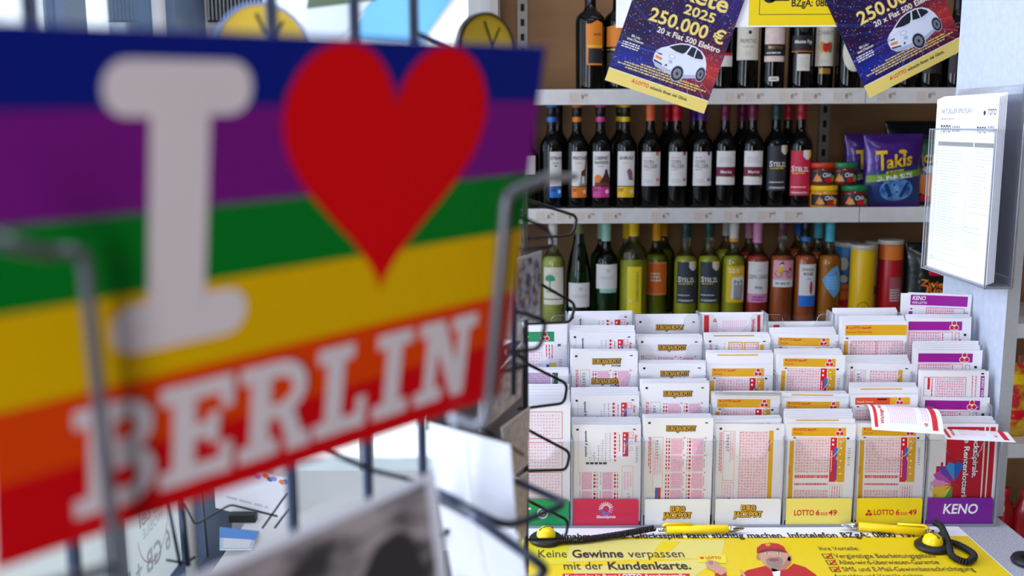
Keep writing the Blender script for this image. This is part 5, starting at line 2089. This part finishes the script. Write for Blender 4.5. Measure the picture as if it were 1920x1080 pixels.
def poster(p):
    p.rect(0, 0, .21, .297, WHITE, 0)
    p.rect(0, .0265, .21, .297, NEB, 1)
    p.rect(0, 0, .21, .0253, PGOLD, 1)
    clover(p, .0545, .0158, .0034, RED, PGOLD)
    p.text('LOTTO', .0595, .0125, .0068, RED, 3, 'b', width=.028)
    p.text('w\u00fcnscht Ihnen viel Gl\u00fcck.', .090, .0125, .0058, INK, 3, 'b', width=.079)
    g = random.Random(9)
    for v, u0, u1 in ((.0505, .058, .15), (.0455, .025, .19), (.0405, .013, .202), (.0355, .03, .18)):
        p.dashes(u0, v, u1, v + .0026, 1, PGOLD, 2, fill=.9, unit=.0045, rag=.05, rnd=g)
    p.text('Ein Los -', .022, .096, .0045, lab_cream, 3, 'b', width=.021)
    p.text('zwei Chancen', .015, .089, .0045, lab_cream, 3, 'b', width=.034)
    for v in (.082, .0775, .073):
        p.dashes(.009, v, .046, v + .0024, 1, lab_cream, 2, fill=.9, unit=.0045, rag=.1, rnd=g)
    p.text('20 x Fiat 500 Elektro', .066, .1205, .0105, lab_cream, 3, 'b', width=.132)
    p.text('250.000 \u20ac', .042, .1375, .0245, PGOLD, 3, 'b', width=.158)
    p.text('2025', .103, .171, .0175, PGOLD, 3, 'b', width=.066)
    p.text('Rakete', .035, .1965, .031, PGOLD, 3, 'b', width=.150)
    p.text('Lotterie', .03, .245, .022, PGOLD, 3, 'b', width=.14)
    # white three-door hatchback, three-quarter view
    body = [(.0775, .0665), (.0765, .0795), (.0790, .0880), (.0860, .0950), (.0975, .1015), (.1060, .1075), (.1190, .1145), (.1340, .1180), (.1500, .1175), (.1640, .1130), (.1740, .1050), (.1810, .0930), (.1845, .0800), (.1840, .0680), (.1760, .0620), (.1500, .0530), (.1100, .0520), (.0860, .0570)]
    p.poly(body, CARW, 3)
    p.poly([(.078, .068), (.084, .058), (.11, .0525), (.15, .0535), (.178, .063), (.176, .068), (.148, .060), (.112, .0595), (.09, .063)], CARS, 4)
    p.poly([(.1000, .1005), (.1085, .1065), (.1200, .1125), (.1335, .1155), (.1400, .1155), (.1345, .1010), (.1300, .0965), (.116, .0965)], CARD_, 4)
    p.poly([(.1375, .0985), (.1425, .1150), (.1500, .1150), (.1615, .1115), (.1700, .1040), (.1715, .0985), (.1550, .0955)], CARD_, 4)
    p.rect(.1525, .0955, .1545, .1150, CARW, 5)
    p.disc(.1400, .0945, .0060, CARW, 6, .0035)
    p.line((.139, .0915), (.176, .0945), .0007, CARS, 5)
    p.line((.0800, .0885), (.131, .0950), .0007, CARS, 5)
    p.disc(.1115, .0850, .0070, CARS, 5, .0042)
    p.disc(.1115, .0850, .0050, WHITE, 6, .0028)
    p.disc(.1120, .0745, .0042, CARS, 5, .0036)
    p.disc(.0800, .0850, .0028, CARS, 5, .0036)
    p.rect(.0830, .0815, .0915, .0840, CARD_, 5)
    p.poly([(.0800, .0735), (.0940, .0710), (.0942, .0760), (.0802, .0785)], ORANGE, 5)
    p.poly([(.0790, .0665), (.0980, .0625), (.0975, .0655), (.0795, .0695)], CARD_, 5)
    p.poly([(.1020, .0635), (.1080, .0640), (.1065, .0690)], CARD_, 5)
    for u, v, ru, rv in ((.1320, .0570, .0118, .0148), (.1765, .0700, .0088, .0135)):
        p.disc(u, v, ru * 1.12, CARS, 5, rv * 1.12)
        p.disc(u, v, ru, CARD_, 6, rv)
        p.disc(u, v, ru * .68, GREY, 7, rv * .68)
        for k in range(10):
            a = R(36 * k)
            p.line((u, v), (u + ru * .66 * math.cos(a), v + rv * .66 * math.sin(a)), .0010, CARD_, 8)
        p.disc(u, v, ru * .2, CARD_, 9, rv * .2)


P_ = Print()
poster(P_)
po = P_.build('poster', flat_xz, smooth=False)
po.location, po.rotation_euler = at(1134, 150, 2.022), (0, R(18.6), 0)
tag(po, 'dark blue raffle poster with white car, tilted clockwise, next to the orange labelled bottles', 'poster', 'raffle posters hung from the board')
p2 = dup(po, at(1630, 184, 2.024), 'dark blue raffle poster with white car, tilted anticlockwise, beside the grey partition')
p2.rotation_euler = (0, R(-27.2), 0)

# ------------------------------------------------------------------ postcard rack in the foreground
CC = Vector((-0.04566491, 0.23367209, 1.46794308))
CR = Matrix(((0.65390906, -0.74624207, 0.12460221), (0.75611546, 0.63886189, -0.14193273), (0.02631258, 0.18702475, 0.98200274)))


def on_card(x, y, z):
    return CC + CR @ Vector((x, y, z))


S = [M('stripe_' + n_, c_, .35, spec=.3, coat=.06) for n_, c_ in (('blue', (8, 30, 130)), ('violet', (122, 24, 130)), ('green', (0, 124, 34)), ('yellow', (236, 186, 0)), ('orange', (238, 70, 4)), ('red', (220, 4, 16)))]
HEART = M('heart_red', (228, 4, 14), .35, spec=.3, coat=.06)
CW = M('card_print_white', (236, 224, 228), .35, spec=.3, coat=.06)
p = Print()
hw, hh = .074, .0525
ed = [hh, .0375, .0168, .0002, -.019, -.0345, -hh]
p.rect(-hw - .0018, -hh, hw, hh, CW, 0)
for i in range(6):
    p.rect(-hw - .0018, ed[i + 1], hw, ed[i], S[i], 1)
p.rrect(-.0538, .0358, -.0212, .0468, .0052, CW, 2)
p.rrect(-.0522, -.0128, -.0203, -.0022, .0052, CW, 2)
p.rect(-.0442, -.008, -.0310, .041, CW, 3)
hp = []
for i in range(48):
    a = 2 * math.pi * i / 48
    hx, hy_ = 16 * math.sin(a) ** 3, 13 * math.cos(a) - 5 * math.cos(2 * a) - 2 * math.cos(3 * a) - math.cos(4 * a)
    hp.append((.0197 + hx * .0328 / 16, .0260 + hy_ * .0365 / 17))
p.poly(hp[::-1], HEART, 2)
B0, B1 = -.0468, -.0225
HB = B1 - B0


def slab(u, parts):
    for i, q in enumerate(parts):
        p.poly([(u + a, B0 + b * HB) for a, b in q], CW, 3 + i * .5)


def rc(a, b, c_, d):
    return [(a, b), (c_, b), (c_, d), (a, d)]


sf = .17
slab(-.0600, [rc(0, 0, .012, sf), rc(0, 1 - sf, .012, 1), rc(.003, 0, .0085, 1)])
for v0, v1, ro in ((.0, .55, .0088), (.48, 1.0, .0078)):
    p.ring(-.0490, B0 + (v0 + v1) / 2 * HB, ro * .78, ro * .30, CW, 6 + v0, 14, -95, 95)
    p.rect(-.0515, B0 + v1 * HB - .0042, -.0488, B0 + v1 * HB, CW, 7)
    p.rect(-.0515, B0 + v0 * HB, -.0488, B0 + v0 * HB + .0042, CW, 7.5)
slab(-.0410, [rc(0, 0, .018, sf), rc(0, 1 - sf, .018, 1), rc(.003, 0, .0085, 1), rc(.008, .42, .0128, .58), rc(.0118, .34, .0145, .66), rc(.0148, 0, .018, .32), rc(.0148, .68, .018, 1)])
slab(-.0210, [rc(0, 0, .0112, sf), rc(0, 1 - sf, .012, 1), rc(.003, 0, .0085, 1), rc(.008, .40, .013, .55), rc(.008, .87, .013, 1), [(.0105, .45), (.0155, .45), (.0185, .13), (.0135, .13)], rc(.0135, 0, .0205, sf)])
p.ring(-.0210 + .0115, B0 + .71 * HB, .0071, .0030, CW, 8, 14, -90, 90)
slab(.0012, [rc(0, 0, .0165, sf), rc(0, 1 - sf, .0115, 1), rc(.003, 0, .0085, 1), rc(.0132, 0, .0165, .36)])
slab(.0205, [rc(0, 0, .0125, sf), rc(0, 1 - sf, .0125, 1), rc(.0035, 0, .009, 1)])
slab(.0358, [rc(0, 0, .0105, sf), rc(0, 1 - sf, .0085, 1), rc(.003, 0, .0075, 1), rc(.0125, 1 - sf, .0225, 1), rc(.0150, .0, .0195, 1), [(.003, 1), (.009, 1), (.0195, 0), (.0145, 0)]])
bc = p.build('postcard', lambda u, v, h: Vector((u, -.0003 - h, v)), smooth=False)
bc.matrix_world = Matrix.Translation(CC) @ CR.to_4x4()
tag(bc, 'rainbow striped postcard with red heart and BERLIN lettering, large and blurred', 'postcard')
link('card_back', bx(-hw - .0018, hw, -.0002, .0003, -hh, hh), M('card_stock', (232, 230, 228), .6), bc)


def quad_card(label, qs, draw, stock=None, group=None, th=.0006, name='postcard'):
    """a stiff card given by its four corners in space (top left, top right, bottom right, bottom left)"""
    a, b, c_, d = [at(*q) for q in qs]
    pn = (b - a).cross(d - a)
    c_ = EYE + (c_ - EYE) * ((a - EYE).dot(pn) / (c_ - EYE).dot(pn))
    ctr = (a + b + c_ + d) / 4
    nrm = (b - a).cross(d - a).normalized()
    if nrm.dot(EYE - ctr) < 0:
        nrm = -nrm
    pr = Print()
    pr.rect(0, 0, 1, 1, stock or WHITE, 0)
    draw(pr)

    def f(u, v, h):
        return (d * (1 - u) + c_ * u) * (1 - v) + (a * (1 - u) + b * u) * v - ctr + nrm * (h * 1.5)
    o = pr.build(name, f, smooth=False)
    o.location = ctr
    bm = bmesh.new()
    fv = [bm.verts.new(q - ctr - nrm * .00005) for q in (a, b, c_, d)]
    bv = [bm.verts.new(q - ctr - nrm * th) for q in (a, b, c_, d)]
    bm.faces.new(fv)
    bm.faces.new(bv[::-1])
    for i in range(4):
        bm.faces.new([fv[i], bv[i], bv[(i + 1) % 4], fv[(i + 1) % 4]])
    bmesh.ops.recalc_face_normals(bm, faces=bm.faces[:])
    link('card_back', bm, M('card_stock'), o)
    return tag(o, label, 'postcard', group)


bwpic = noisy('photo_black_white', (60, 56, 60), (170, 160, 162), 5, 3, .35, 'UV', lo=.36, hi=.6)


def bw(p):
    p.rect(.045, .03, .955, .93, bwpic, 1)
    p.poly([(.62, .03), (.66, .46), (.72, .62), (.8, .66), (.86, .58), (.92, .2), (.955, .03)], M('photo_dark_grey', (52, 50, 54), .4), 2)
    p.poly([(.045, .03), (.045, .4), (.2, .5), (.35, .42), (.5, .2), (.55, .03)], M('photo_mid_grey', (92, 88, 92), .4), 2)


quad_card('white bordered black and white photo postcard below the rainbow card', [(268, 1118, .205), (814, 882, .29), (842, 1112, .268), (285, 1440, .185)], bw, M('card_border', (230, 232, 244), .4))


def back_side(p):
    p.rect(.485, .08, .495, .92, LGREY, 1)
    for k in range(4):
        p.rect(.56, .25 + .11 * k, .92, .256 + .11 * k, LGREY, 1)
    p.dashes(.04, .07, .42, .16, 2, LGREY, 1, unit=.03)


quad_card('white postcard back turned towards the window, upper of two in the rack', [(803, 792, .50), (956, 834, .445), (968, 988, .435), (818, 930, .49)], back_side, M('card_white_gloss', (208, 210, 218), .4), 'white postcard backs')
quad_card('white postcard back turned towards the window, lower of two in the rack', [(822, 938, .455), (970, 1000, .405), (1000, 1150, .40), (850, 1090, .45)], back_side, M('card_white_gloss'), 'white postcard backs')
brownpic = noisy('photo_street', (60, 44, 40), (206, 180, 150), 7, 5, .35, 'UV', lo=.35, hi=.65)
beigepic = noisy('photo_old_map', (150, 130, 112), (206, 190, 170), 9, 5, .5, 'UV', lo=.3, hi=.7)
wrap_m = noisy('photo_in_film', (70, 74, 96), (190, 194, 210), 6, 4, .15, 'UV', lo=.38, hi=.6)
quad_card('film wrapped blue grey postcard at the back column of the rack', [(966, 486, .70), (1016, 470, .78), (1012, 590, .78), (972, 604, .70)], lambda p: p.rect(.05, .05, .95, .95, wrap_m, 1), M('film_edge', (196, 198, 206), .2))
quad_card('slim white postcard leaning beside the film wrapped card', [(949, 531, .60), (960, 526, .64), (987, 640, .64), (937, 637, .60)], lambda p: p.rect(.1, .1, .9, .9, M('card_white_gloss'), 1), M('card_white_gloss'))
quad_card('brown picture postcard above the white postcard backs', [(899, 748, .58), (980, 640, .74), (977, 744, .74), (900, 812, .58)], lambda p: p.rect(.04, .04, .96, .96, brownpic, 1), M('card_border_grey', (170, 168, 168), .4))
quad_card('beige picture postcard tucked right of the white postcard backs', [(940, 802, .62), (994, 762, .76), (990, 870, .76), (955, 900, .62)], lambda p: p.rect(.04, .04, .96, .96, beigepic, 1), M('card_border_beige', (196, 186, 172), .4))
quad_card('beige sepia postcard lowest at the back column of the rack', [(960, 905, .62), (990, 884, .74), (987, 1002, .74), (968, 1030, .62)], lambda p: p.rect(.04, .04, .96, .96, beigepic, 1), M('card_border_beige'))


def skyp(p):
    p.rect(.45, .04, .97, .96, M('photo_sky', (110, 190, 236), .35), 1)
    p.poly([(.03, .04), (.35, .04), (.5, .5), (.45, .96), (.03, .96)], M('photo_cloud', (214, 224, 232), .35), 2)
    p.poly([(.03, .3), (.5, .42), (.5, .5), (.03, .42)], M('photo_tree_green', (70, 90, 50), .35), 3)


quad_card('sky blue picture postcard at the top of the rack above the rainbow card', [(588, -110, .62), (935, -110, .56), (792, 88, .56), (560, 70, .62)], skyp, M('card_border', (230, 232, 244), .4))

steel_b = M('rack_wire', (52, 62, 82), .3, .6)
steel_k = M('rack_wire_black', (24, 24, 28), .4, .3)
steel_g = M('rack_wire_grey', (120, 124, 134), .3, .5)
rk = root('postcard_rack', 'wire postcard rack with dark pockets filling the foreground', 'postcard rack', (-.10, .50, 0))
O_ = Vector((-.10, .50, 0))


def wire(name, pts, r, m, rad=.006, seg=8):
    link(name, tube(bmesh.new(), [Vector(q) - O_ for q in pts], r, seg, rad), m, rk)


for px, Y in ((510, .36), (665, .42), (776, .47)):
    q = at(px, 50, Y)
    wire('post', [(q.x, q.y, .02), (q.x, q.y, 1.78)], .0023, steel_b, 0)
q = at(57, 20, .34)
wire('post', [(q.x, q.y, .02), (q.x, q.y, 1.78)], .0026, steel_b, 0)
q = at(986, 700, .80)
wire('post', [(q.x, q.y, .02), (q.x, q.y, 1.45)], .0021, steel_k, 0)
q = at(206, 1040, .27)
wire('post', [(q.x, q.y, .02), (q.x, q.y, 1.36)], .0022, steel_b, 0)
link('rack_foot', lathe([(0, 0), (.36, 0), (.36, .02), (.34, .03), (0, .03)], 48), steel_b, rk, True)
qs = [at(57, 20, .34), at(510, 50, .36), at(665, 50, .42), at(776, 50, .47), at(986, 700, .80)]
for z in (.45, .95):
    wire('tie_ring', [(q.x, q.y, z) for q in qs] , .002, steel_b, 0)
wire('top_ring', [(q.x, q.y, 1.775) for q in qs[:4]], .002, steel_b, 0)
# the pocket that holds the rainbow card
wire('pocket_wire', [at(-60, 440, .155), on_card(-.068, -.008, .0135), on_card(-.0605, -.0065, .0128), on_card(-.0545, -.0065, -.0525), on_card(-.052, -.006, -.075), at(262, 1110, .24)], .0014, steel_g, .004)
wire('pocket_wire', [at(1078, 331, .44), on_card(.080, -.002, .0152), on_card(.0575, -.0065, .0138), on_card(.0610, -.0065, -.0500), on_card(.0608, -.006, -.058), on_card(.060, .006, -.059), at(850, 800, .40)], .0016, steel_g, .004)
wire('pocket_wire', [on_card(-.0545, -.0065, -.0575), on_card(.0608, -.0065, -.0545)][:1] + [on_card(-.085, -.004, -.056), on_card(-.09, .02, -.058)], .0014, steel_g, .003)
wire('pocket_wire', [at(610, 845, .40), at(700, 882, .42), at(792, 905, .47)], .0012, steel_b, 0)
# loops of the pockets on the far column
for a, b, c_, d in (((1004, 380), (1083, 406), (1074, 441), (990, 447)), ((1012, 532), (1079, 570), (1070, 604), (990, 607)), ((988, 682), (1064, 720), (1058, 756), (972, 767)),
                    ((990, 806), (1069, 848), (1062, 881), (986, 883)), ((990, 939), (1066, 976), (1060, 1010), (984, 1012))):
    wire('pocket_wire', [at(986, a[1] - 6, .80), at(*a, .81), at(*b, .83), at(*c_, .83), at(*d, .80)], .0013, steel_k, .006)
for a, b, c_, d in (((972, 404), (1028, 432), (1040, 462), (966, 468)), ((985, 588), (1024, 602), (1012, 654), (950, 660)), ((960, 690), (968, 660), (992, 684), (930, 700))):
    wire('pocket_wire', [at(968, a[1] - 4, .55), at(*a, .55), at(*b, .56), at(*c_, .56), at(*d, .55)], .0013, steel_k, .005)
wire('post', [at(966, 330, .55), at(963, 740, .55)], .0016, steel_b, 0)
wire('tie_ring', [at(966, 400, .55), at(986, 398, .80)], .0016, steel_b, 0)
wire('tie_ring', [at(964, 690, .55), at(986, 682, .80)], .0016, steel_b, 0)
# pockets below, close to the lens
wire('pocket_wire', [at(776, 905, .47), at(822, 922, .40), at(889, 957, .39), at(938, 983, .39), at(966, 983, .40), at(1064, 944, .43), at(1019, 925, .445), at(962, 899, .457), at(880, 870, .51)], .0017, steel_b, .008)
wire('pocket_wire', [at(792, 920, .47), at(892, 970, .355), at(980, 1034, .345), at(1025, 1066, .345), at(1005, 1090, .36), at(940, 1100, .38)], .0020, steel_b, .006)
wire('pocket_wire', [at(792, 1010, .47), at(832, 1001, .45), at(870, 976, .45), at(905, 977, .45)], .0014, steel_k, .006)
wire('pocket_wire', [at(868, 786, .545), at(920, 812, .55), at(980, 852, .60)], .0013, steel_k, .006)
bm = bmesh.new()
pv = [at(*q) - O_ for q in ((806, 736, .62), (984, 628, .86), (984, 900, .86), (806, 806, .62))]
sh = Vector((-.002, .0004, 0))
fa = [bm.verts.new(q) for q in pv]
fb = [bm.verts.new(q + sh) for q in pv]
bm.faces.new(fa)
bm.faces.new(fb[::-1])
for i in range(4):
    bm.faces.new([fa[i], fb[i], fb[(i + 1) % 4], fa[(i + 1) % 4]])
bmesh.ops.recalc_face_normals(bm, faces=bm.faces[:])
link('back_plate', bm, M('rack_plate_black', (20, 20, 24), .5), rk)
# loops on the window side
wire('pocket_wire', [at(345, 945, .78), at(366, 984, .78), at(432, 946, .78), at(520, 968, .80)], .0009, steel_k, .004)
wire('pocket_wire', [at(378, 920, .80), at(390, 1045, .80)], .0008, steel_k, 0)
wire('pocket_wire', [at(538, 925, .80), at(492, 990, .80)], .0009, steel_k, 0)
wire('pocket_wire', [at(548, 945, .80), at(515, 990, .80)], .0009, steel_k, 0)
wire('pocket_wire', [at(312, 1050, .7), at(348, 1056, .7), at(366, 1044, .7)], .0010, steel_k, .003)
wire('post', [at(312, 930, .62), at(338, 1060, .62)], .0012, steel_b, 0)
wire('post', [at(338, 930, .62), at(352, 1060, .62)], .0022, steel_b, 0)
q = at(548, 905, .80)
wire('post', [(q.x, q.y, .02), (q.x, q.y, 1.30)], .0026, steel_b, 0)

# round yellow souvenirs clipped to the rack top
DISC_Y = M('souvenir_yellow', (230, 196, 60), .35)


def souvenir(label, c, r, rz, rim):
    t = root('souvenir_disc', label, 'souvenir', c, rz)
    bm = lathe([(0, -.002), (r * .93, -.002), (r * .93, .002), (0, .002)], 40)
    bmesh.ops.rotate(bm, verts=bm.verts[:], matrix=Matrix.Rotation(R(90), 3, 'X'))
    link('disc', bm, DISC_Y, t)
    bm = lathe([(r * .93, -.003), (r, -.0025), (r, .0025), (r * .93, .003), (r * .93, -.003)], 40)
    bmesh.ops.rotate(bm, verts=bm.verts[:], matrix=Matrix.Rotation(R(90), 3, 'X'))
    link('rim', bm, rim, t, True)
    p = Print()
    p.line((-r * .1, r * .75), (r * .35, -r * .3), r * .07, INK, 1)
    p.line((r * .45, r * .6), (-r * .05, -r * .3), r * .06, INK, 1)
    p.poly([(-r * .2, -r * .2), (r * .3, -r * .1), (r * .4, -r * .9), (-r * .3, -r * .9)], GREY, 1)
    p.build('emblem', lambda u, v, h: Vector((u, -.0022 - h, v)), t)


souvenir('round yellow souvenir with pale blue rim at the rack top, larger one', at(492, 94, .47), .0215, .25, M('rim_pale_blue', (130, 160, 220), .3))
souvenir('round yellow souvenir with dark rim beside the top shelf, smaller one', at(910, 92, .70), .0245, .7, M('rim_dark', (50, 40, 36), .35))
wire('top_ring', [at(510, 50, .362), at(492, 82, .475)], .0012, steel_b, 0)
wire('top_ring', [at(776, 60, .47), at(850, 90, .6), at(905, 100, .703)], .0012, steel_b, 0)

# ------------------------------------------------------------------ things by the window
p = Print()
p.rect(0, 0, 1.6, .95, backlit('poster_back_white', (248, 247, 242), .75), 0)
inkb = backlit('show_through_grey', (206, 206, 208), .75)
p.text('airtel', .13, .235, .05, inkb, 2, 'b', width=.19, shear=.1)
p.text('MOBILE', .14, .195, .028, inkb, 2, 'r', width=.16)
p.ring(.215, .225, .125, .120, M('show_through_red', (224, 190, 194), .7) if 0 else backlit('show_through_red', (226, 196, 200)), 1, 40, 190, 350)
p.text('6 GB', .085, .085, .062, inkb, 2, 'b', width=.20)
p.text('+ EU', .315, .095, .055, inkb, 2, 'b', width=.19)
wpz = p.build('window_poster', lambda u, v, h: Vector((-h * -1, -u, v)), smooth=False)
wpz.location = (-1.03, 2.92, .17)
tag(wpz, 'white window poster seen from behind with mirrored grey lettering', 'poster')
q = at(356, 1000, 2.5)
t = root('display_pole', 'white metal pole standing by the shop window', 'pole', (q.x, q.y, 0))
link('tube', lathe([(0, 0), (.016, 0), (.016, 2.0), (0, 2.0)], 20), M('pole_white', (244, 244, 244), .3), t, True)
link('pole_foot', lathe([(0, 0), (.09, 0), (.09, .008), (0, .012)], 28), M('pole_white'), t, True)
tz = at(450, 1010, 2.0).z - .01
t = root('display_table', 'low white display table under the window poster', 'table', (-.52, 2.05, 0))
link('table_top', bx(-.08, .34, -.35, .4, tz - .03, tz, bev=.003), M('table_white', (240, 239, 236), .5), t)
for x in (-.06, .32):
    for y in (-.33, .38):
        link('leg', bx(x - .015, x + .015, y - .015, y + .015, 0, tz - .03), M('pole_white'), t)


def boardp(p):
    p.dashes(.15, .25, .7, .34, 1, LGREY, 1, unit=.08)
    for i in range(14):
        p.disc(.3 + .05 * i, .92 + .03 * math.sin(i * 2.1), .04, (BLUE, M('print_lilac', (150, 150, 230), .5), WHITE, ORANGE)[i % 4], 1 + i % 2, .05, 10)


a = at(400, 862, 2.15)
b = at(552, 900, 2.15)
quad_card('white sign card with blue graphics standing on the display table', [(398, 862, 2.15), (552, 900, 2.15), (549, 990, 2.15), (404, 952, 2.15)], boardp, WHITE, None, .006, 'sign_card')['category'] = 'sign'
quad_card('pale blue leaflet lying on the display table', [(412, 988, 2.05), (486, 996, 2.05), (472, 1030, 1.92), (412, 1030, 1.92)], lambda p: (p.rect(0, .5, 1, 1, M('print_sky', (80, 150, 230), .4), 1), p.rect(.1, .05, .9, .5, WHITE, 2)), M('print_pale_sky', (190, 220, 240), .4), None, .002, 'leaflet')['category'] = 'leaflet'
t = root('black_box', 'flat black box behind the pale blue leaflet', 'box', (at(456, 972, 2.12).x, 2.12, tz))
link('box_body', bx(-.03, .03, -.012, .012, 0, at(456, 962, 2.12).z - tz, bev=.002), RUB, t)
t = root('wall_grille', 'dark ventilation grille with pale slats on the far wall', 'grille', (at(420, 10, 3.33).x, 3.35, at(420, 40, 3.33).z))
link('grille_back', bx(-.06, .12, -.006, .008, 0, .4), M('grille_dark', (30, 28, 30), .6), t)
bm = bmesh.new()
for i in range(14):
    box(bm, -.055 + i * .0125, -.051 + i * .0125, -.014, -.006, .005, .395)
link('slats', bm, M('grille_slat', (200, 204, 210), .5), t)
